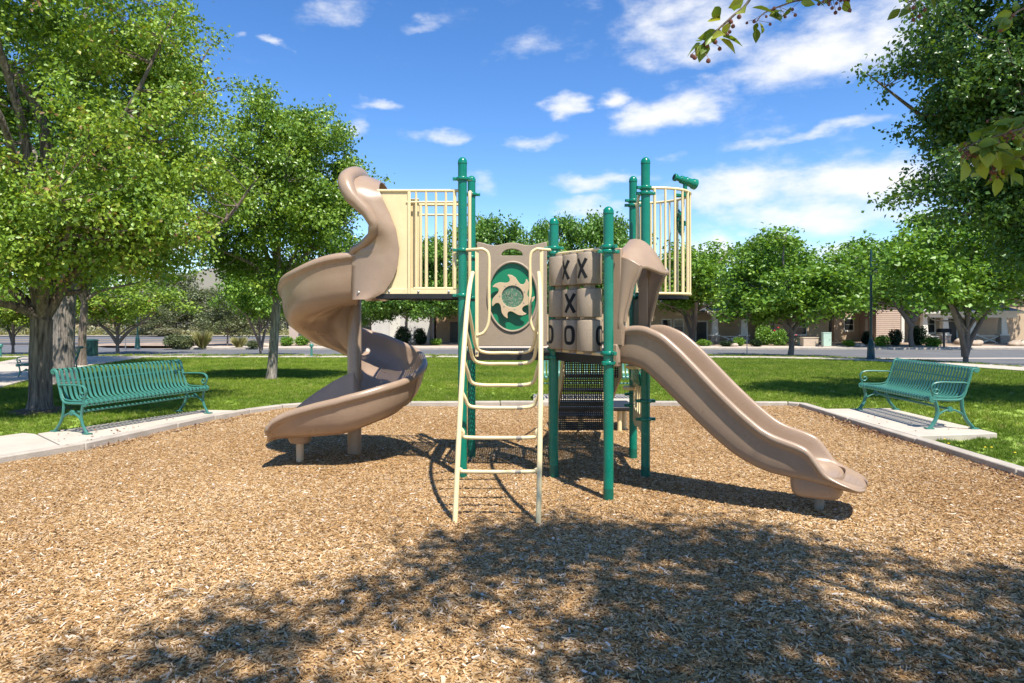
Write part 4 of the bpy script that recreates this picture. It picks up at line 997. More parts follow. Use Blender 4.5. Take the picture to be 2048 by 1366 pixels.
# ================================================================== TREES
CULLED = 0
def leaves(name, centres, per, crad, L, seed, m, parent, off, keep=None, up=.5, wid=.34, hue=None):
    rng = np.random.RandomState(seed); C = np.repeat(centres, per, 0); n = len(C)
    cr = np.repeat(rng.rand(len(centres)), per)
    d = rng.randn(n,3); d *= (crad*np.array([1,1,.8]))*(.55+.45*rng.rand(n,1)); P = C+d
    if keep is not None:
        k_ = keep(P); P = P[k_]; d = d[k_]; cr = cr[k_]; n = len(P)
    a = rng.randn(n,3)*.8+d/(np.linalg.norm(d,axis=1,keepdims=True)+1e-6)*.7+np.array([0,0,-.25]); a /= np.linalg.norm(a,axis=1,keepdims=True)
    nn = rng.randn(n,3)*.55+np.array([0,0,up])+d/(np.linalg.norm(d,axis=1,keepdims=True)+1e-6)*.85
    s = np.cross(a, nn); s /= np.linalg.norm(s,axis=1,keepdims=True)+1e-9; u = np.cross(s, a)
    l = (L*(.65+.7*rng.rand(n)))[:,None]
    V = np.empty((n,4,3)); V[:,0] = P; V[:,1] = P+a*l*.45+s*l*wid+u*l*.10; V[:,2] = P+a*l-u*l*.05; V[:,3] = P+a*l*.45-s*l*wid+u*l*.10
    V = V.reshape(-1,3)-np.array(off)
    me = bpy.data.meshes.new(name); me.vertices.add(4*n); me.vertices.foreach_set('co', V.ravel())
    base = np.arange(n)*4; T = np.stack([base,base+1,base+2,base,base+2,base+3],1).ravel()
    me.loops.add(6*n); me.loops.foreach_set('vertex_index', T.astype(np.int32)); me.polygons.add(2*n); me.polygons.foreach_set('loop_start', (np.arange(2*n)*3).astype(np.int32))
    me.update(calc_edges=True)
    at_ = me.attributes.new('rnd', 'FLOAT', 'POINT'); rv = np.clip(.5*cr+.5*rng.rand(n), 0, 1); at_.data.foreach_set('value', np.repeat(rv,4).astype(np.float32))
    me.materials.append(MT[m]); o = obj(name, me, parent); return o
def crown_pts(lobes, n, seed, shell=.5, zmin=-99, gaps=.0, spray=1, sr=0):
    if spray > 1:
        c = crown_pts(lobes, max(4, n//spray), seed, shell, zmin, gaps); rng = np.random.RandomState(seed+9); k_ = np.repeat(c, spray, 0)
        ax_ = np.repeat(rng.randn(len(c),3)*np.array([1,1,.35]), spray, 0); ax_ /= np.linalg.norm(ax_,axis=1,keepdims=True)
        p = k_+rng.randn(len(k_),3)*sr*np.array([.75,.75,.5])+ax_*(rng.rand(len(k_),1)-.5)*sr*3.0; p[:,2] -= np.abs(rng.randn(len(k_)))*sr*.25
        return p
    rng = np.random.RandomState(seed); w = np.array([(l[3]*l[4]*l[5])**(2/3) for l in lobes]); w /= w.sum(); out = []
    ph = rng.rand(8)*6.28; fr_ = rng.randn(8,3)*1.5
    while len(out) < n:
        l = lobes[rng.choice(len(lobes), p=w)]; d = rng.randn(3); d /= np.linalg.norm(d); r = shell+(1-shell)*rng.rand()**.6
        p = np.array(l[:3])+d*r*np.array(l[3:])
        if p[2] < zmin: continue
        g = np.sin(fr_ @ p+ph).sum()/8
        if g < gaps-.6: continue
        out.append(p)
    return np.array(out)
def limbs(b, fork, pts, seed, nmain, r0, nsec, r1=.012, n=6):
    rng = np.random.RandomState(seed); fork = np.array(fork, float); sel = [int(np.argmax(pts[:,2]))]
    D = np.linalg.norm(pts-pts[sel[0]],axis=1)
    while len(sel) < nmain:
        j = int(np.argmax(D)); sel.append(j); D = np.minimum(D, np.linalg.norm(pts-pts[j],axis=1))
    nodes = []; nr = []
    for i, j in enumerate(sel):
        t = pts[j]; start = fork+np.array([0,0,rng.uniform(-.1,.25)*r0*8]); ln = np.linalg.norm(t-start)
        c1 = start+np.array([(t-start)[0]*.22,(t-start)[1]*.22,(t-start)[2]*.42]); c2 = start+(t-start)*.68+rng.randn(3)*ln*.05
        P = smooth([start, c1, c2, t], 4); k_ = len(P); rad = [max(r1*.8, r0*(.55 if i else .8)*(1-q/(k_-1))**.85+r1*.5) for q in range(k_)]
        b.tube(P, rad, n, cap=False); nodes += [np.array(p) for p in P[3:]]; nr += rad[3:]
    N_ = np.array(nodes)
    idx = rng.permutation(len(pts))[:nsec]
    for j in idx:
        t = pts[j]; d = np.linalg.norm(N_-t,axis=1)+np.maximum(0, N_[:,2]-t[2])*1.2; q = int(np.argmin(d)); s_ = N_[q]; ln = np.linalg.norm(t-s_)
        if ln > .20*np.ptp(pts[:,2]): continue
        mid = (s_+t)/2+rng.randn(3)*ln*.08+np.array([0,0,-.04*ln]); rr = min(nr[q]*.6, r1*1.6)
        b.tube(smooth([s_, mid, t], 3), [rr*(1-.12*k_) for k_ in range(7)], 4, cap=False)
def trunk_tube(b, path, rad, n=14, flare=1.5):
    P = smooth(path, 5); m = len(P); rr = []
    for i in range(m):
        t = i/(m-1); rr.append(rad[0]+(rad[1]-rad[0])*t+rad[0]*(flare-1)*math.exp(-t*9))
    o = len(b.v); b.tube(P, rr, n, cap=True)
    rng = random.Random(int(rad[0]*1e4))
    for i in range(o, len(b.v)):
        k_ = (i-o) % n; c = P[(i-o)//n]; d = b.v[i]-c; b.v[i] = c+d*(1+.07*math.sin(k_*2.4+((i-o)//n)*.35)+rng.uniform(-.03,.03))
def tree(name, label, base, path, rad, lobes, ncl, per, crad, L, lm, bm_, seed, nmain=9, nsec=90, shell=.45, gaps=0, zmin=-99, keep=None, cat='tree', group=None, wid=.34, r1=.012, spray=1, sr=0):
    r = empty(name, base, 0, label, cat, group); off = Vector(base)
    pts = crown_pts(lobes, ncl, seed, shell, zmin, gaps, spray, sr); b = MB()
    trunk_tube(b, path, rad); fork = path[-1]
    limbs(b, fork, pts, seed+1, nmain, rad[1], nsec, r1); b.build('trunk', MT[bm_], r, off=off, sharp=80)
    leaves('crown', pts, per, crad, L, seed+2, lm, r, off, keep, wid=wid)
    return r
# near left tree
B1 = (-7.84,11.34,.05)
tree('shade_tree', 'large tree with thick brown trunk and yellowish leaves behind the left bench', B1,
     [(-7.84,11.34,-.05),(-7.84,11.34,.4),(-7.82,11.34,1.0),(-7.80,11.34,1.55)], (.158,.165),
     [(-8.3,11.5,4.9,2.9,2.4,2.5),(-6.15,11.2,4.4,1.4,1.7,1.6),(-5.6,11.0,3.3,1.0,1.2,.8),(-7.2,11.6,6.6,1.9,2.0,1.7),(-10.0,11.2,4.3,2.0,2.0,2.0),(-6.5,10.6,3.05,1.35,1.2,.8),(-8.2,10.4,2.75,1.9,1.2,.75),(-9.6,10.2,3.2,1.6,1.3,1.1),(-7.6,11.4,8.1,1.6,1.6,1.2)],
     2300, 72, .16, .068, 'leaf_yellow', 'bark_brown', 21, 16, 500, gaps=.0, zmin=2.0, spray=9, sr=.30)
B2 = (-11.0,16.7,zg(16.7))
tree('shade_tree', 'tall tree with the widest grey trunk, just behind the thick brown trunk', B2,
     [(-11,16.7,zg(16.7)-.1),(-11,16.7,.5),(-10.95,16.7,1.3),(-10.9,16.7,2.1)], (.245,.23),
     [(-11.2,17,5.8,3.1,2.8,2.8),(-9.0,16.6,4.6,1.5,1.8,1.5),(-11,17,8.2,2.4,2.4,2.0),(-13.4,17,5,2.2,2,2.2),(-9.3,16.2,6.6,1.4,1.4,1.4)],
     760, 55, .22, .10, 'leaf_dark', 'bark_grey', 31, 10, 160, zmin=2.3, spray=7, sr=.36)
B3 = (-16.0,25.4,zg(25.4))
tree('shade_tree', 'tall tree with slim dark trunk near the green litter bin', B3,
     [(-16,25.4,zg(25.4)-.1),(-16,25.4,.6),(-15.9,25.4,2.0)], (.15,.12),
     [(-16,25.6,5.6,2.9,2.6,2.8),(-13.8,25.4,4.2,1.5,1.6,1.3),(-16,25.6,8.4,2.2,2.2,1.9)],
     420, 45, .38, .14, 'leaf_ash', 'bark_brown', 41, 8, 90, zmin=1.9)
B3b = (-19.2,29.5,zg(29.5))
tree('shade_tree', 'tree with pale trunk right beside the green litter bin', B3b,
     [(-19.2,29.5,zg(29.5)-.1),(-19.2,29.5,.6),(-19.1,29.5,1.8)], (.15,.12),
     [(-19,29.6,5.0,2.6,2.4,2.5),(-19,29.6,7.6,2.0,2.0,1.7)],
     300, 42, .40, .15, 'leaf_ash', 'bark_grey', 46, 7, 60, zmin=2.0)
# pear tree
B4 = (-6.46,18.4,zg(18.4))
tree('pear_tree', 'rounded glossy green tree with slim grey trunk left of the spiral slide', B4,
     [(-6.50,18.4,-.3),(-6.46,18.4,.3),(-6.40,18.4,1.2),(-6.34,18.4,1.9)], (.125,.115),
     [(-6.35,18.4,4.35,2.0,1.9,2.2),(-6.65,18.4,6.05,1.25,1.3,1.45),(-4.95,18.3,5.2,1.05,1.3,1.5),(-4.75,18.2,3.6,1.0,1.3,1.2),(-7.5,18.3,4.3,1.0,1.3,1.6),(-5.7,18.4,6.2,1.0,1.2,1.05)],
     1300, 52, .16, .088, 'leaf_pear', 'bark_grey', 51, 11, 240, zmin=1.85, spray=7, sr=.26)
# near right tree, trunk just outside the picture
B5 = (11.2,12.6,.05)
tree('shade_tree', 'dark leafy tree hanging into view over the right hand bench', B5,
     [(11.2,12.6,-.05),(11.2,12.6,.8),(11.1,12.6,2.0)], (.22,.19),
     [(10.9,12.6,6.0,3.0,2.8,3.0),(8.4,12.2,6.7,1.55,1.3,1.0),(8.5,12.2,5.5,1.1,1.2,.8),(8.15,12.0,3.85,1.4,.8,.42),(8.9,12.0,3.9,1.2,.9,.5),(9.6,12.0,4.6,1.6,1.6,1.0),(8.9,12.1,5.3,1.1,1.2,.9),(9.3,12.1,4.9,1.2,1.2,1.0),(9.9,12.0,3.0,1.6,1.6,.95),(7.6,12.0,7.0,.8,.6,.35),(9.6,12.2,7.9,1.6,1.6,1.0)],
     2250, 56, .16, .082, 'leaf_dark', 'bark_brown', 61, 24, 420, gaps=.0, zmin=2.0, spray=9, sr=.32)

# tree over the photographer: its shade falls on the near mulch
def out_of_view(P):
    Y = np.maximum(P[:,1], .05); px = 1024+P[:,0]/Y*FPX; py = HZ-(P[:,2]-CAMH)/Y*FPX
    vis = (P[:,1] > .05) & (px > -60) & (px < 2110) & (py > -50) & (py < 1420)
    return ~vis
B0 = (5.4,-1.6,.05)
OT = tree('fruit_tree', 'berry tree overhead whose leafy twig tips hang into the top of the view', B0,
     [(5.4,-1.6,-.05),(5.38,-1.6,.9),(5.2,-1.5,2.4)], (.17,.15),
     [(3.7,.1,6.2,2.2,1.4,.9),(2.1,.8,6.0,1.5,1.3,.6),(.8,.1,6.2,1.4,.9,.5),(5.4,-.2,6.2,1.7,1.4,1.0),(2.7,1.65,6.2,1.3,.75,.45),(1.7,1.7,6.1,.9,.6,.4),(5.5,-1.4,5.6,2.2,1.8,1.4),(3.3,-1.2,6.4,2.0,1.2,1.0)],
     520, 70, .25, .10, 'leaf_twig', 'bark_brown', 71, 10, 0, gaps=.30, zmin=2.9, keep=out_of_view)
def big_leaf(b, p, a, n, l, w):
    a = Vector(a).normalized(); s = a.cross(Vector(n)).normalized(); u = s.cross(a); rows = []
    for i, (t, ww) in enumerate(((0,.02),(.15,.55),(.38,1),(.62,.85),(.82,.45),(1,.02))):
        c = p+a*l*t-u*l*.22*t*t; rows.append([c-s*w*ww+u*w*ww*.25, c-s*w*ww*.5+u*w*ww*.06, c, c+s*w*ww*.5+u*w*ww*.06, c+s*w*ww+u*w*ww*.25])
    b.grid(rows)
BIG = []
for k_ in range(7):
    lv = MB(); big_leaf(lv, Vector((0,0,0)), (0,1,0), (0,0,1), 1.0, .27+.013*k_); me = lv.mesh('leaf', sharp=180); at_ = me.attributes.new('rnd','FLOAT','POINT'); at_.data.foreach_set('value', np.full(len(me.vertices), (k_+.5)/7, dtype=np.float32)); me.materials.append(MT['leaf_twig']); BIG.append(me)
def twig(pts, nl, nb, seed, L, spread):
    rng = random.Random(seed); P = smooth(pts, 5); off = Vector(B0)
    b = MB(); b.tube(P, [.0045-.0028*i/(len(P)-1) for i in range(len(P))], 5); tw = b.build('twig', MT['bark_brown'], OT, off=off)
    for i in range(nl):
        t = ((i+.7)/nl)**.55; q = P[min(len(P)-1, int(t*(len(P)-1)))]; a = Vector((rng.gauss(0,1), rng.gauss(0,.8), rng.gauss(-.5,.6))).normalized()
        st = q+a*rng.uniform(.01,spread); nrm = Vector((rng.gauss(0,.6), rng.gauss(-.5,.5), rng.gauss(.5,.6))); sd = a.cross(nrm).normalized(); up = sd.cross(a)
        o = obj('leaf', BIG[rng.randrange(len(BIG))], tw, st-off); l = L*rng.uniform(.7,1.2); o.rotation_euler = Matrix((sd, a, up)).transposed().to_euler(); o.scale = (l, l, l)
    if nb:
        bb = MB()
        for i in range(nb):
            q = P[rng.randrange(len(P)//3, len(P))]; c = q+Vector((rng.gauss(0,.022), rng.gauss(0,.02), -abs(rng.gauss(.016,.012)))); r = rng.uniform(.0045,.0065)
            bb.lathe([(r*.1,-r),(r*.75,-r*.66),(r,0),(r*.75,r*.66),(r*.15,r)], 7, c); bb.tube([q, c+Vector((0,0,r))], .0008, 3)
        tag(bb.build('berry_cluster', MT['berry'], tw, off=off), kind='stuff')
twig([at(1560,-140,1.75),at(1505,-10,1.72),at(1462,35,1.70),at(1425,68,1.70),at(1402,92,1.70)], 18, 16, 1, .048, .03)
twig([at(1700,-130,2.3),at(1640,-20,2.2),at(1580,5,2.2),at(1530,25,2.2),at(1512,45,2.2)], 22, 9, 2, .042, .035)
twig([at(1720,-120,2.2),at(1690,-15,2.15),at(1660,0,2.15)], 8, 18, 3, .04, .03)
twig([at(1860,-120,1.7),at(1840,-15,1.65),at(1815,5,1.65)], 8, 8, 4, .042, .025)
twig([at(2200,-60,2.0),at(2090,0,1.95),at(2040,20,1.9),at(2020,40,1.9)], 12, 6, 5, .05, .03)
twig([at(2240,180,2.3),at(2120,230,2.2),at(2030,262,2.2),at(1965,280,2.2),at(1925,300,2.2)], 60, 40, 6, .058, .07)
twig([at(2200,250,2.4),at(2090,290,2.35),at(2020,310,2.3),at(1985,335,2.3)], 50, 40, 7, .058, .07)
twig([at(2200,150,2.4),at(2100,215,2.3),at(2040,240,2.3),at(2000,235,2.3)], 40, 14, 8, .058, .06)

# ---- trees farther off: four kinds built once at unit height, then copied
def proto(name, lobes, ncl, per, crad, L, lm, bm_, seed, trunks, nmain=7, nsec=70, rad=.014, fk=.25):
    r = empty(name); pts = crown_pts(lobes, ncl, seed, .4, .2, 0, 6, .05); b = MB()
    for p in trunks: trunk_tube(b, p, (rad, rad*.8), 10, 1.4)
    limbs(b, trunks[0][-1], pts, seed+1, nmain, rad*.8, nsec, .004, 5); b.build('trunk', MT[bm_], r, sharp=80)
    leaves('crown', pts, per, crad, L, seed+2, lm, r, (0,0,0)); return r
st_ = [[(0,0,-.03),(0,0,.1),(.005,0,.25)]]
KINDS = {
 'round': proto('street_tree', [(0,0,.62,.36,.36,.30),(-.15,.05,.55,.25,.25,.2),(.17,-.05,.6,.22,.25,.22),(0,0,.83,.2,.2,.15),(.05,-.1,.42,.32,.28,.13),(-.2,-.05,.40,.2,.22,.10)], 560, 38, .036, .024, 'leaf_ash', 'bark_far', 101, st_),
 'vase': proto('street_tree', [(0,0,.66,.40,.36,.24),(-.22,0,.58,.22,.25,.17),(.24,0,.6,.22,.25,.2),(-.05,0,.84,.24,.22,.13),(.1,0,.45,.3,.25,.09)], 440, 36, .038, .026, 'leaf_bright', 'bark_far', 111, [[(0,0,-.03),(-.01,0,.08),(-.02,0,.2)],[(0,0,.05),(.06,.02,.2),(.17,.04,.42)],[(0,0,.06),(-.07,.0,.2),(-.18,.02,.40)]]),
 'yellow': proto('street_tree', [(0,0,.64,.42,.38,.22),(-.24,0,.56,.22,.25,.15),(.26,0,.58,.22,.25,.17),(0,0,.82,.26,.25,.14)], 360, 36, .038, .026, 'leaf_yellow', 'bark_far', 121, [[(0,0,-.03),(0,0,.1),(.0,0,.2)],[(0,0,.12),(.08,.02,.26),(.22,.04,.42)],[(0,0,.12),(-.07,.0,.26),(-.2,.02,.42)]]),
 'olive': proto('scrub_tree', [(0,0,.55,.40,.4,.36),(-.2,0,.45,.25,.3,.28),(.22,0,.48,.25,.3,.28),(0,0,.8,.22,.25,.18)], 260, 34, .06, .03, 'leaf_olive', 'bark_far', 131, st_, fk=.15),
 'loose': proto('street_tree', [(0,0,.62,.40,.38,.27),(-.22,.05,.5,.22,.25,.16),(.22,-.05,.5,.24,.25,.17),(-.08,0,.86,.17,.2,.14),(.18,0,.74,.2,.2,.16),(.02,-.12,.40,.32,.24,.10),(-.2,0,.40,.2,.2,.09)], 480, 34, .036, .027, 'leaf_bright', 'bark_far', 151, [[(0,0,-.03),(.01,0,.1),(.0,0,.24)],[(0,0,.16),(.06,.02,.28),(.16,.04,.46)],[(0,0,.2),(-.06,.0,.32),(-.14,.02,.48)]], rad=.016),
 'plum': proto('plum_tree', [(0,0,.62,.38,.36,.28),(-.15,0,.5,.28,.25,.18),(.15,0,.8,.2,.2,.16)], 260, 36, .055, .026, 'leaf_plum', 'bark_dark', 141, st_),
}
FIRST = set()
def far_tree(kind, px, py, ytop, hw, label, rot=0, z=0, group='trees along the street'):
    p = G(px, py); Hh = CAMH+(HZ-ytop)/FPX*p.y-p.z; half = hw/FPX*p.y
    src = KINDS[kind]
    if kind in FIRST: o = copy_tree(src)
    else: o = src; FIRST.add(kind)
    o.location = p; o.rotation_euler = (0,0,R(rot)); sx = half/.44; o.scale = (sx, sx, Hh/.97)
    tag(o, label, 'tree', group); return o
far_tree('yellow', 235, 708, 535, 115, 'spreading yellowish tree in front of the red stop sign', 10)
far_tree('yellow', 26, 708, 560, 85, 'forked tree at the far left edge beside the path', 130)
far_tree('vase', 522, 710, 505, 85, 'leaning street tree behind the slim grey trunk of the glossy tree', 60)
far_tree('loose', 1580, 712, 476, 150, 'street tree with slim trunk nearest the tan box and mint cabinet', 0)
far_tree('vase', 1930, 727, 430, 165, 'forked street tree just behind the right hand bench', 200)
far_tree('round', 812, 690, 490, 100, 'leafy tree before the pale house seen under the left platform', 30)
far_tree('round', 862, 690, 470, 90, 'leafy tree before the brown stucco house, left of the tall posts', 140)
far_tree('round', 985, 689, 428, 115, 'tree rising behind the sun panel', 80)
far_tree('round', 1110, 690, 425, 105, 'tree rising directly behind the short green posts', 200)
far_tree('round', 1215, 689, 418, 100, 'tree rising behind the hood of the straight slide', 300)
far_tree('vase', 1385, 688, 486, 125, 'many branched tree before the beige porch, right of the balcony', 90)
far_tree('round', 1545, 688, 466, 110, 'tall narrow leafy tree with dark trunk beside the red flowers', 20)
far_tree('plum', 1660, 686, 515, 105, 'dark purple leaved tree behind the mint utility cabinet', 0)
far_tree('loose', 1825, 695, 441, 145, 'bright green tree behind the right hand lamp post', 150)
far_tree('round', 2075, 690, 400, 130, 'tree at the far right edge behind the porch', 60)
far_tree('round', 742, 689, 540, 60, 'small leafy tree showing through under the spiral slide', 220)
far_tree('olive', 455, 692, 583, 58, 'small round tree on the traffic island', 0, group='trees on the scrubland')
far_tree('olive', 300, 671, 606, 42, 'dark round bush tree before the low tan building', 50, group='trees on the scrubland')
far_tree('olive', 352, 668, 543, 75, 'tall loose olive tree left of the grey hill', 120, group='trees on the scrubland')
far_tree('olive', 405, 667, 575, 70, 'broad olive tree just under the grey hill', 200, group='trees on the scrubland')
far_tree('olive', 500, 668, 560, 75, 'olive tree behind the traffic island, right of the hill', 280, group='trees on the scrubland')
far_tree('olive', 40, 667, 590, 60, 'pale olive tree across the road at the far left', 330, group='trees on the scrubland')
far_tree('olive', 575, 668, 570, 60, 'olive tree seen past the left edge of the spiral slide', 20, group='trees on the scrubland')
far_tree('olive', 190, 667, 590, 70, 'olive tree behind the litter bin, across the road', 75, group='trees on the scrubland')

# ---- shrubs, hedges and grass tufts
def shrub_proto(name, lm, n, per, L, seed, flat=1.0, up=.5):
    r = empty(name); pts = crown_pts([(0,0,.45,.42,.42,.42*flat),(.15,.1,.35,.3,.3,.3)], n, seed, .6, .05); b = MB()
    for k_ in range(5):
        a = k_*1.3; b.tube(smooth([(0,0,-.05),(.1*math.cos(a),.1*math.sin(a),.2),(.25*math.cos(a),.25*math.sin(a),.5)], 3), .012, 5)
    b.build('stem', MT['bark_far'], r); leaves('foliage', pts, per, .08, L, seed+1, lm, r, (0,0,0), up=up); return r
def tuft_proto(name, lm, seed):
    r = empty(name); rng = np.random.RandomState(seed); n = 420; a = rng.rand(n)*6.28; rad = rng.rand(n)*.18; out_ = .25+.55*rng.rand(n); h = .55+.5*rng.rand(n)
    V = np.zeros((n,4,3)); ca, sa = np.cos(a), np.sin(a)
    V[:,0] = np.stack([ca*rad-sa*.012, sa*rad+ca*.012, 0*a],1); V[:,1] = np.stack([ca*rad+sa*.012, sa*rad-ca*.012, 0*a],1)
    V[:,2] = np.stack([ca*(rad+out_*.3)+sa*.012, sa*(rad+out_*.3)-ca*.012, h*.65],1); V[:,3] = np.stack([ca*(rad+out_*.62), sa*(rad+out_*.62), h*.92],1)
    me = bpy.data.meshes.new('blades'); f = []
    for i in range(n): f += [(4*i,4*i+1,4*i+2),(4*i,4*i+2,4*i+3)]
    me.from_pydata(V.reshape(-1,3).tolist(), [], f); at_ = me.attributes.new('rnd','FLOAT','POINT'); at_.data.foreach_set('value', np.repeat(rng.rand(n),4).astype(np.float32)); me.materials.append(MT[lm]); obj('blades', me, r); return r
SH = {'hedge': shrub_proto('clipped_shrub','leaf_hedge',160,22,.075,201), 'green': shrub_proto('garden_shrub','leaf_bright',120,22,.09,205), 'sage': shrub_proto('sage_bush','leaf_sage',120,22,.085,209),
      'olive': shrub_proto('scrub_bush','leaf_olive',120,22,.09,213), 'grass': tuft_proto('grass_tuft','leaf_straw',217)}
SF = set()
def plant(kind, px, py, w, h, label, group=None, rot=None):
    p = G(px, py); src = SH[kind]
    o = copy_tree(src) if kind in SF else src; SF.add(kind)
    sw = w/FPX*p.y; o.location = (p.x, p.y, p.z+.03); o.scale = (sw, sw*.8, h/FPX*p.y/.92); o.rotation_euler = (0,0,random.uniform(0,6.28) if rot is None else rot)
    return tag(o, label, 'shrub' if kind != 'grass' else 'grass tuft', group)
plant('hedge', 806, 690, 44, 38, 'dark clipped shrub under the left platform, before the pale house')
plant('hedge', 840, 690, 36, 34, 'smaller dark clipped shrub beside the brown stucco house')
plant('green', 872, 691, 30, 14, 'low green shrub at the foot of the brown stucco wall')
plant('green', 574, 693, 34, 20, 'yellow green shrub just left of the spiral slide, across the street')
plant('green', 606, 692, 30, 22, 'green shrub seen below the curve of the spiral slide')
plant('hedge', 1790, 692, 32, 34, 'dark clipped shrub left of the lamp post base, before the tan wall', rot=.3)
plant('hedge', 1735, 690, 30, 28, 'dark clipped shrub directly behind the lamp post', rot=1.3)
plant('hedge', 1838, 691, 36, 40, 'tall dark shrub beside the pale trunk, before the porch window')
plant('green', 1862, 694, 34, 20, 'bright low shrub left of the mailbox')
plant('green', 1696, 694, 28, 14, 'small bright green shrub between the cabinet and the lamp post')
plant('green', 1766, 694, 30, 24, 'bright shrub right of the lamp post')
plant('green', 1407, 693, 30, 14, 'low yellow green shrub before the dark door')
plant('green', 1528, 691, 44, 40, 'tall green bush beside the red flowers')
plant('green', 1562, 692, 36, 34, 'flowering bush with red blooms by the dark trunk')
plant('hedge', 1512, 694, 30, 16, 'low dark shrub under the flowering bush')
plant('green', 1478, 693, 30, 18, 'small shrub before the porch rail')
plant('hedge', 1455, 694, 30, 12, 'low dark shrub before the left porch pedestal')
plant('olive', 350, 697, 44, 28, 'rounded grey green bush at the left end of the island')
plant('olive', 372, 697, 36, 26, 'darker round bush beside the grass tufts on the island')
plant('grass', 405, 697, 44, 34, 'pale feathery grass clump on the traffic island')
plant('grass', 478, 696, 30, 22, 'small grass clump right of the island tree')
plant('olive', 505, 697, 30, 16, 'low bush at the right end of the island')
fr_o = empty('red_blooms', G(1562,690)+Vector((0,0,.8)), label='scatter of red blooms on the bush by the dark trunk', cat='flowers')
for k_ in range(9):
    b = MB(); c = Vector((random.uniform(-.9,.9), -.5-random.uniform(0,.3), random.uniform(-.3,.7))); b.lathe([(.01,-.06),(.07,-.03),(.09,.02),(.03,.06)], 7, c); b.build('bloom', MT['flower_red'], fr_o)
# scrub growth beyond the main road: one uncountable mass of bushes
def scrub_mass():
    rng = np.random.RandomState(77); pts = []
    for k_ in range(520):
        y = 80+abs(rng.randn())*34; x = rng.uniform(-.78*y, -.10*y); s = rng.uniform(.5,1.7); c = np.array([x, y, -.75+s*.35+max(0,(y-110))*.02])
        for q in range(9): pts.append(c+rng.randn(3)*np.array([.6,.6,.26])*s)
    leaves('scrub_growth', np.array(pts), 9, .28, .30, 78, 'leaf_sage', None, (0,0,0))
    return bpy.data.objects['scrub_growth']
tag(scrub_mass(), kind='stuff')
def dry_grass():
    rng = np.random.RandomState(79); n = 1500; y = 79+rng.rand(n)**2*35; x = -y*(.12+.66*rng.rand(n)); c = np.stack([x,y,np.full(n,-.60)],1)
    leaves('dry_grass', c, 8, .35, .38, 80, 'leaf_straw', None, (0,0,0), wid=.12); return bpy.data.objects['dry_grass']
tag(dry_grass(), kind='stuff')

# ================================================================== HOUSES ACROSS THE STREET
def window(root, x0, x1, y0, y1, Y, trim=2.2):
    w = pbox(x0-trim, x1+trim, y0-trim, y1+trim, Y-.07, .09, 'window', 'trim_white', root)
    pbox(x0, x1, y0, (y0+y1)/2-.4, Y-.085, .05, 'pane', 'glass_dark', w)
    pbox(x0, x1, (y0+y1)/2+.4, y1, Y-.085, .05, 'pane', 'glass_dark', w)
    pbox(x0-trim-1, x1+trim+1, y1+trim, y1+trim+1.4, Y-.14, .16, 'sill', 'trim_white', w)
    return w
# children of a part share the thing's origin, so their meshes are already in the thing's space
def pbox(x0, x1, y0, y1, Y, depth, name, m, root, bevel=0):
    top = root
    while top.parent: top = top.parent
    a = at(x0, y1, Y); c = at(x1, y0, Y); b = MB(); b.box(((a.x+c.x)/2, Y+depth/2, (a.z+c.z)/2), (c.x-a.x, depth, c.z-a.z))
    return b.build(name, MT[m], root, off=Vector(top.location), bevel=bevel)
def roof(root, x0, x1, yeave, Y, depth, rise, m='shingle', over=.35, hip=True):
    a = at(x0, yeave, Y); c = at(x1, yeave, Y); X0, X1 = a.x-over, c.x+over; Y0, Y1 = Y-over, Y+depth+over; z = a.z; h = min(depth/2, (X1-X0)/2)*.9 if hip else 0
    R1 = [(X0,Y0,z),(X1,Y0,z),(X1,Y1,z),(X0,Y1,z),(X0+h,(Y0+Y1)/2,z+rise),(X1-h,(Y0+Y1)/2,z+rise)]
    b = MB(); b.add(R1, [(0,1,5,4),(1,2,5),(2,3,4,5),(3,0,4)]); b.add([(p[0],p[1],p[2]-.04) for p in R1[:4]], [(3,2,1,0)])
    top = root
    while top.parent: top = top.parent
    o = b.build('roof', MT[m], root, off=Vector(top.location))
    f = MB(); f.box(((X0+X1)/2, Y0-.01, z-.10), (X1-X0, .05, .22)); f.build('fascia', MT['trim_white'], o, off=Vector(top.location)); return o
def pedestal(root, px, w, ytop, ymid, ybase, Y):
    pbox(px-w/2, px+w/2, ymid, ybase, Y, .6, 'pedestal', 'stone', root); pbox(px-w/2-1, px+w/2+1, ymid-2.4, ymid, Y-.05, .7, 'pedestal_cap', 'trim_white', root)
    a = at(px, ymid-2.4, Y); t = at(px, ytop, Y); wb = w*.36/FPX*Y; wt = w*.26/FPX*Y; b = MB(); rows = []
    for p, q in ((a, wb), (t, wt)): rows.append([Vector((p.x+sx*q, p.y+.3+sy*q, p.z)) for sx, sy in ((-1,-1),(1,-1),(1,1),(-1,1))])
    b.grid(rows, cv=True); b.f += [(0,1,2,3),(7,6,5,4)]; b.build('column', MT['trim_white'], root, off=Vector(root.location))
def xrail(root, x0, x1, y0, y1, Y):
    pbox(x0, x1, y0, y0+1.6, Y, .08, 'rail', 'trim_white', root); pbox(x0, x1, y1-1.6, y1, Y, .08, 'rail', 'trim_white', root)
    for a, c in (((x0,y0),(x1,y1)), ((x0,y1),(x1,y0))):
        p, q = at(*a, Y+.04), at(*c, Y+.04); b = MB(); d = q-p; ang = math.atan2(d.z, d.x); b.box((p+q)/2, (d.length, .05, .075), Matrix.Rotation(-ang, 3, 'Y')); b.build('cross_brace', MT['trim_white'], root, off=Vector(root.location))
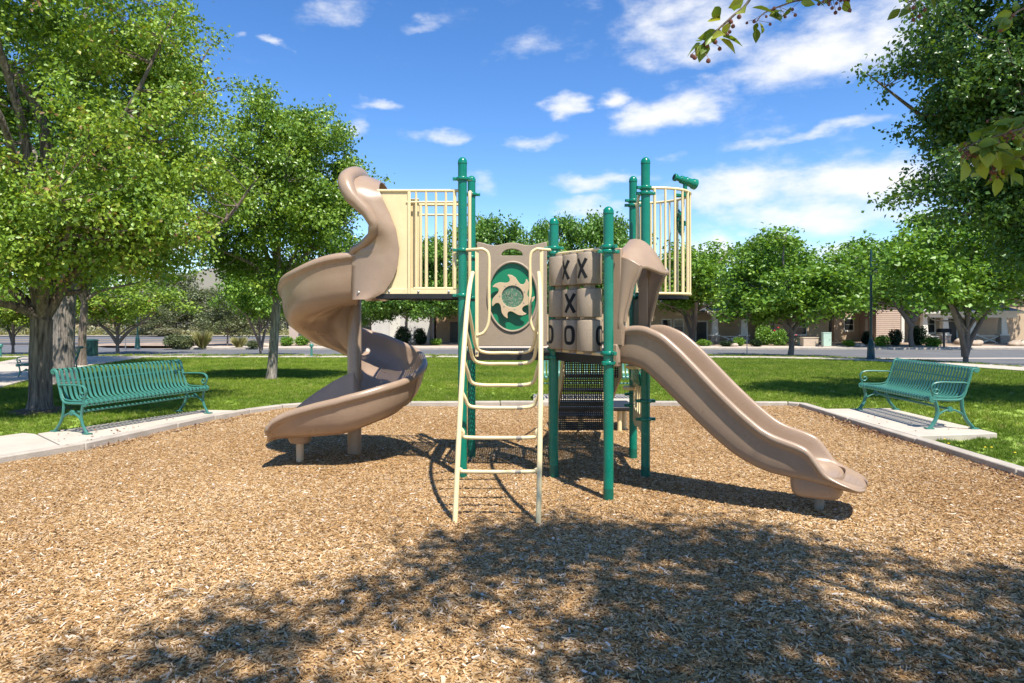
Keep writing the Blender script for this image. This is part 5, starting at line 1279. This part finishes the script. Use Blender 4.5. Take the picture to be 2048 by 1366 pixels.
def siding(root, x0, x1, y0, y1, Y):
    a = at(x0, y1, Y); c = at(x1, y0, Y); b = MB(); z = a.z; h = .17
    while z < c.z:
        b.add([(a.x,Y-.035,z),(c.x,Y-.035,z),(c.x,Y-.005,z+h),(a.x,Y-.005,z+h),(a.x,Y+.02,z),(c.x,Y+.02,z)], [(0,1,2,3),(4,5,1,0)]); z += h
    b.build('siding', MT['siding'], root, off=Vector(root.location))
HB = 690
# right hand house with porch
hr = empty('house', at(1900,HB,60)*1.0, label='tan house at right with porch, tapered columns and grey roof', cat='house')
pbox(1808, 2160, 590, HB, 60, 9, 'wall', 'stucco_tan', hr); siding(hr, 1752, 1806, 596, HB, 58.2); pbox(1752, 1806, 594, HB, 58.25, 9, 'wall', 'siding', hr)
pbox(1803, 1809, 596, HB, 58.1, .5, 'corner_trim', 'trim_white', hr)
roof(hr, 1752, 1830, 598, 58.2, 10, 2.2); roof(hr, 1825, 2160, 592, 60, 10, 2.6)
window(hr, 1848, 1869, 631, 665, 60); window(hr, 2080, 2110, 632, 665, 60)
d_ = pbox(1893, 1913, 638, 688, 59.95, .1, 'door', 'door_dark', hr); pbox(1890, 1916, 635, 690, 59.98, .08, 'door_frame', 'trim_white', d_)
pbox(1846, 2034, 622, 635, 57, .5, 'porch_beam', 'trim_white', hr); pbox(1846, 2034, 688.5, 694, 57, 3, 'porch_floor', 'concrete', hr)
roof(hr, 1846, 2034, 622, 57, 4.5, 1.0)
for px in (1893, 1948, 2010): pedestal(hr, px, 18, 635, 671, 690, 57)
pedestal(hr, 1852, 16, 635, 671, 690, 57); xrail(hr, 1862, 1884, 672, 688, 57.2); xrail(hr, 1957, 2001, 671, 688, 57.2)
# house with tan wall beside it
h2 = empty('house', at(1700,HB,61), label='tan walled house part behind the mint utility cabinet, with one window', cat='house')
pbox(1668, 1752, 596, HB, 61, 8, 'wall', 'stucco_tan', h2); window(h2, 1690, 1706, 638, 660, 61); roof(h2, 1668, 1750, 600, 61, 9, 2.0); pedestal(h2, 1741, 15, 625, 672, 690, 59.5)
# middle house with garage
hm = empty('house', at(1430,HB,59), label='beige porch house right of the balcony, with white tapered column and dark door', cat='house')
pbox(1300, 1525, 605, HB, 60.5, 8, 'wall', 'stucco_tan', hm); pbox(1525, 1660, 600, HB, 59, 9, 'garage_wall', 'stucco_tan', hm)
roof(hm, 1300, 1530, 606, 60.5, 9, 2.2); roof(hm, 1525, 1660, 602, 59, 9, 2.0)
d_ = pbox(1393, 1413, 644, 689, 60.42, .1, 'door', 'door_dark', hm); pbox(1390, 1416, 641, 690, 60.45, .08, 'door_frame', 'trim_white', d_)
window(hm, 1325, 1341, 640, 664, 60.5); window(hm, 1349, 1366, 640, 664, 60.5); window(hm, 1590, 1612, 640, 668, 59)
pbox(1420, 1510, 622, 630, 58, .4, 'porch_beam', 'trim_white', hm); roof(hm, 1420, 1510, 622, 58, 3, .8)
pedestal(hm, 1431, 18, 630, 672, 690, 58); pedestal(hm, 1489, 20, 630, 672, 690, 58); xrail(hm, 1442, 1478, 672, 685, 58.2)
# houses on the left
hl_ = empty('house', at(810,HB,60), label='pale grey walled house seen under the left platform', cat='house')
pbox(690, 868, 598, HB, 60, 9, 'wall', 'stucco_white', hl_); roof(hl_, 690, 868, 600, 60, 10, 2.2); pbox(779, 800, 636, 689, 59.93, .1, 'panel', 'trim_white', hl_); window(hl_, 720, 740, 640, 664, 60)
hb_ = empty('house', at(900,HB,58.5), label='brown stucco house left of the ladder', cat='house')
pbox(872, 1010, 612, HB, 58.5, 9, 'wall', 'stucco_brown', hb_); roof(hb_, 872, 1010, 612, 58.5, 10, 2.2); d_ = pbox(900, 918, 644, 689, 58.42, .1, 'door', 'door_dark', hb_); window(hb_, 950, 972, 640, 664, 58.5)
hc_ = empty('house', at(1150,HB,61), label='beige house mostly hidden behind the noughts and crosses blocks', cat='house')
pbox(1012, 1296, 606, HB, 61, 9, 'wall', 'stucco_tan', hc_); roof(hc_, 1012, 1296, 606, 61, 10, 2.4); window(hc_, 1040, 1064, 640, 664, 61); window(hc_, 1230, 1250, 640, 664, 61)
hp_ = empty('house', at(625,HB,62), label='pinkish stucco house beyond the left edge of the spiral slide', cat='house')
pbox(578, 688, 606, HB, 62, 9, 'wall', 'stucco_pink', hp_); roof(hp_, 578, 688, 606, 62, 10, 2.0); window(hp_, 600, 622, 640, 662, 62)
lb = empty('low_building', at(250,672,98), label='low tan flat roofed building far away behind the stop sign', cat='building')
pbox(150, 332, 634, 668, 98, 10, 'wall', 'stucco_tan', lb); pbox(140, 337, 627, 634, 97.5, 12, 'roof', 'trim_white', lb)
for i in range(5): pbox(322, 325, 640+i*5, 642.4+i*5, 97.94, .1, 'vent_block', 'glass_dark', lb)

# ================================================================== STREET THINGS
def lamp_post(p, label, hgt, arm=1):
    r = empty('lamp_post', p, 0, label, 'lamp post', 'green park lamp posts')
    b = MB(); b.lathe([(.20,0),(.20,.08),(.17,.12),(.155,.5),(.135,.75),(.10,.82),(.085,.9),(.07,.95)], 16); b.build('base', MT['lamp_green'], r)
    b = MB(); b.lathe([(.062,.9),(.055,hgt*.55),(.045,hgt-.05),(.03,hgt)], 14); b.build('pole', MT['lamp_green'], r)
    for z in (hgt*.40, hgt*.62):
        b = MB(); b.lathe([(.05,z-.02),(.068,z-.015),(.068,z+.015),(.05,z+.02)], 14); b.build('collar', MT['lamp_green'], r)
    b = MB(); z = hgt*.885; b.tube(smooth([(0,0,z-.25),(arm*.1,0,z-.12),(arm*.16,0,z+.02),(arm*.2,0,z+.02),(arm*.22,0,z-.08)], 4), .014, 6); b.tube([(0,0,z+.05),(arm*.2,0,z+.05)], .014, 6); b.build('arm', MT['lamp_green'], r)
    b = MB(); b.lathe([(.03,z-.05),(.06,z-.10),(.07,z-.16),(.10,z-.22),(.17,z-.30),(.23,z-.38),(.235,z-.41)], 18, (arm*.24,0,0)); b.build('lamp_shade', MT['lamp_green'], r)
    b = MB(); b.lathe([(.17,z-.41),(.15,z-.45),(.06,z-.48)], 16, (arm*.24,0,0)); b.build('lens', MT['sign_white'], r); return r
lamp_post(G(1742,722)+Vector((0,0,.04)), 'green lamp post on the right lawn edge behind the right bench', 5.05)
lamp_post(G(275,697)+Vector((0,0,.0)), 'green lamp post beside the stop sign on the left', 5.2, -1)
# stop sign
sp_ = G(251,698); ss = empty('stop_sign', sp_, label='red octagonal stop sign on a grey pole, teal street name plates above', cat='sign')
b = MB(); b.lathe([(.03,0),(.03,3.55)], 8); b.build('pole', MT['galvanised'], ss)
oc8 = [(.40*math.cos(R(a)), 2.62+.40*math.sin(R(a))) for a in np.arange(22.5,360,45)]
b = MB(); b.plate(oc8, [], lambda u, v, w: Vector((u, -.05+w, v)), .02); pl_ = b.build('plate', MT['stop_red'], ss)
b = MB(); b.plate([(x*.96,2.62+(z-2.62)*.96) for x, z in oc8], [[(x*.90,2.62+(z-2.62)*.90) for x, z in oc8]], lambda u, v, w: Vector((u, -.054+w, v)), .003); b.build('border', MT['sign_white'], pl_)
def text_mesh(s, size, name, m, parent, loc):
    cu = bpy.data.curves.new(name, 'FONT'); cu.body = s; cu.size = size; cu.align_x = 'CENTER'; cu.align_y = 'CENTER'; cu.extrude = .002
    t = bpy.data.objects.new(name, cu); col.objects.link(t); dg = bpy.context.evaluated_depsgraph_get(); me = bpy.data.meshes.new_from_object(t.evaluated_get(dg)); bpy.data.objects.remove(t)
    me.materials.clear(); me.materials.append(MT[m]); o = obj(name, me, parent, loc); o.rotation_euler = (R(90),0,0); return o
text_mesh('STOP', .27, 'lettering', 'sign_white', pl_, (0,-.056,2.62))
for z, rz in ((3.25,0),(3.47,90)):
    b = MB(); m3 = Matrix.Rotation(R(rz+12), 3, 'Z'); b.box((0,0,z), (.95,.02,.2), m3); b.build('name_plate', MT['sign_teal'], ss)
# litter bin
bp_ = G(183,715); lbn = empty('litter_bin', bp_+Vector((0,0,.04)), label='dark green slatted litter bin beside the path', cat='bin')
for i in range(28):
    a = i/28*2*math.pi; b = MB(); b.box((.29*math.cos(a), .29*math.sin(a), .42), (.012,.048,.78), Matrix.Rotation(a, 3, 'Z')); b.build('slat', MT['bin_green'], lbn)
b = MB(); b.lathe([(.26,.02),(.26,.78)], 20); b.build('liner', MT['letter_black'], lbn)
for z in (.06, .74): b = MB(); b.lathe([(.285,z-.02),(.305,z-.02),(.305,z+.02),(.285,z+.02)], 24); b.build('band', MT['bin_green'], lbn)
b = MB(); b.lathe([(.31,.80),(.335,.82),(.33,.86),(.24,.90),(.12,.91)], 24); b.build('lid', MT['bin_green'], lbn)
def bollard(p, label):
    r = empty('bollard', p, 0, label, 'bollard', 'short green posts on the lawn edge')
    b = MB(); b.lathe([(.09,0),(.09,.03),(.06,.05),(.055,.5)], 12); b.build('shaft', MT['bench_green'], r)
    b = MB(); b.lathe([(.055,.5),(.10,.52),(.11,.60),(.10,.64),(.05,.68)], 12); b.build('head', MT['bench_green'], r)
bollard(G(623,715)+Vector((0,0,.04)), 'short green post on the lawn edge under the spiral slide')
bollard(G(1,716)+Vector((0,0,.04)), 'short green post at the left edge of the view')
# utility cabinets, table, mailbox, sign pole
def cabinet(x0, x1, ytop, ybase, name, m, label, cat):
    p = G((x0+x1)/2, ybase); r = empty(name, p, 0, label, cat); w = (x1-x0)/FPX*p.y; h = (ybase-ytop)/FPX*p.y
    b = MB(); b.box((0,w*.3,.03), (w*1.1,w*.7,.10)); b.build('plinth', MT['concrete'], r)
    b = MB(); b.box((0,w*.3,h/2+.05), (w,w*.6,h-.06)); bo = b.build('body', MT[m], r, bevel=.02)
    b = MB(); b.box((0,w*.3,h+.02), (w*1.06,w*.66,.05)); b.build('lid', MT[m], r, bevel=.01)
    b = MB(); b.box((w*.30,-.012,h*.55), (.03,.03,.10)); b.build('handle', MT['galvanised'], bo)
cabinet(1647, 1663, 666, 695, 'utility_cabinet', 'mint_metal', 'mint green utility cabinet by the far kerb', 'cabinet')
cabinet(1607, 1637, 676, 694, 'utility_box', 'tan_box', 'low tan utility box left of the mint cabinet', 'box')
p = G(1600,692); tb = empty('garden_table', p, label='dark round garden table on a green stand left of the tan box', cat='table')
b = MB(); b.lathe([(.05,.70),(.95,.72),(.95,.78),(.05,.80)], 24); b.build('table_top', MT['letter_black'], tb); b = MB(); b.lathe([(.25,0),(.22,.05),(.2,.6),(.3,.72)], 14); b.build('stand', MT['mint_metal'], tb)
p = G(1888,696); mb_ = empty('mailbox', p, label='dark mailbox on a post before the porch', cat='mailbox')
b = MB(); b.box((0,0,.6), (.10,.10,1.2)); b.build('post', MT['door_dark'], mb_); b = MB(); b.plate([(-.42,1.12),(.42,1.12),(.42,1.32),(.3,1.4),(-.3,1.4),(-.42,1.32)], [], lambda u, v, w: Vector((u, -.25+w, v)), .5); b.build('box', MT['letter_black'], mb_, bevel=.03)
p = G(1494,712); sg = empty('sign_post', p, label='thin grey metal post on the verge, seen over the straight slide', cat='post')
b = MB(); b.lathe([(.025,0),(.025,2.45)], 8); b.build('pole', MT['galvanised'], sg); b = MB(); b.box((0,.02,2.3), (.16,.006,.32)); b.build('plate', MT['galvanised'], sg)
def boulder(px, py, w, h, label, seed):
    p = G(px, py); s = w/FPX*p.y/2; hh = h/FPX*p.y; bm = bmesh.new(); bmesh.ops.create_icosphere(bm, subdivisions=3, radius=1); rng = random.Random(seed); ph = [(Vector((rng.gauss(0,1),rng.gauss(0,1),rng.gauss(0,1))), rng.random()*6) for _ in range(9)]
    for v in bm.verts:
        d = 1+.09*sum(math.sin(k_.dot(v.co)*1.8+q) for k_, q in ph)/2; v.co = Vector((v.co.x*s*d, v.co.y*s*.8*d, (v.co.z*.55+.4)*hh*d))
    me = bpy.data.meshes.new('boulder'); bm.to_mesh(me); bm.free(); me.shade_smooth(); me.materials.append(MT['boulder']); o = obj('boulder', me, None, p); tag(o, label, 'boulder', 'garden boulders')
for a in ((1716,694,30,9,'flat tan boulder left of the lamp post base',1),(1950,692,26,12,'tan boulder under the middle porch column',2),(2035,693,40,14,'grey tan boulder at the right end of the porch',3),(1922,690,24,14,'orange tinted boulder by the porch steps',4),(530,694,30,10,'boulder at the right tip of the traffic island',5),(1465,694,22,9,'small boulder before the porch rail of the beige house',6)): boulder(*a)
# dandelions in the near right grass
for i, (px, py) in enumerate(((1889,887),(1897,896),(1970,904),(1983,904),(2030,915))):
    p = G(px, py, .02); r = empty('dandelion', p, 0, ('yellow dandelion closest to the right pad', 'yellow dandelion just below the one closest to the right pad', 'left one of the paired yellow dandelions by the right kerb', 'right one of the paired yellow dandelions by the right kerb', 'yellow dandelion nearest the right edge of the view')[i], 'flower', 'dandelions by the right kerb')
    b = MB(); b.tube([(0,0,0),(.004,0,.05)], .0018, 5); b.build('stalk', MT['lawn'], r); b = MB(); b.lathe([(.003,.048),(.012,.053),(.0135,.057),(.007,.062)], 10); b.build('bloom', MT['dandelion'], r)
for k_, s_ in (('sage', SH['sage']),):
    if k_ not in SF: plant(k_, 330, 672, 60, 16, 'pale sage bush across the main road below the tan building')
# bare soil round the near trunks
for (c, r_) in ((B1,.55),(B4,.22),(B2,.6)):
    b = MB(); n = 26; rng = random.Random(int(r_*100)); z0 = zg(c[1])+.015
    ring0 = [Vector((c[0]+r_*(1+.25*rng.uniform(-1,1))*math.cos(i/n*6.283), c[1]+r_*(1+.25*rng.uniform(-1,1))*math.sin(i/n*6.283), z0+.004)) for i in range(n)]
    ring1 = [Vector((c[0]+.5*(p.x-c[0]), c[1]+.5*(p.y-c[1]), z0+.05)) for p in ring0]
    b.grid([ring0, ring1], cv=True); b.add(ring1, [tuple(range(n))]); tag(b.build('soil_ring', MT['soil']), kind='structure')

# fallen leaves gathered along the kerbs and on the pads
def litter():
    rng = np.random.RandomState(90); pts = []
    for k_ in range(1500):
        t = rng.rand(); x = 5.0-abs(rng.randn())*.10; y = 4+t*7.8; pts.append((x-.02, y, .022+rng.rand()*.01))
    for k_ in range(260):
        t = rng.rand(); a = Vector(PIT[3]).lerp(Vector(PIT[6]), t); pts.append((a.x+.05+abs(rng.randn())*.10, a.y-.03, .024))
    for k_ in range(70): pts.append((-5.3+rng.randn()*.35, 9.0+rng.randn()*.9, .086))
    for k_ in range(25): pts.append((5.5+rng.randn()*.3, 9.9+rng.randn()*.8, .101))
    P = np.array(pts); P = P[[i for i in range(len(P)) if (P[i,2] < .05) or inside((P[i,0],P[i,1]), PADL1) or inside((P[i,0],P[i,1]), PADL2) or inside((P[i,0],P[i,1]), PADR)]]
    o = leaves('leaf_litter', P, 1, .004, .034, 91, 'leaf_litter', None, (0,0,0), up=3.0); tag(o, kind='stuff')
leaf_mat('leaf_litter', [(0,(.10,.045,.025)),(.5,(.20,.10,.05)),(1,(.34,.22,.12))], trans=.1)
litter()
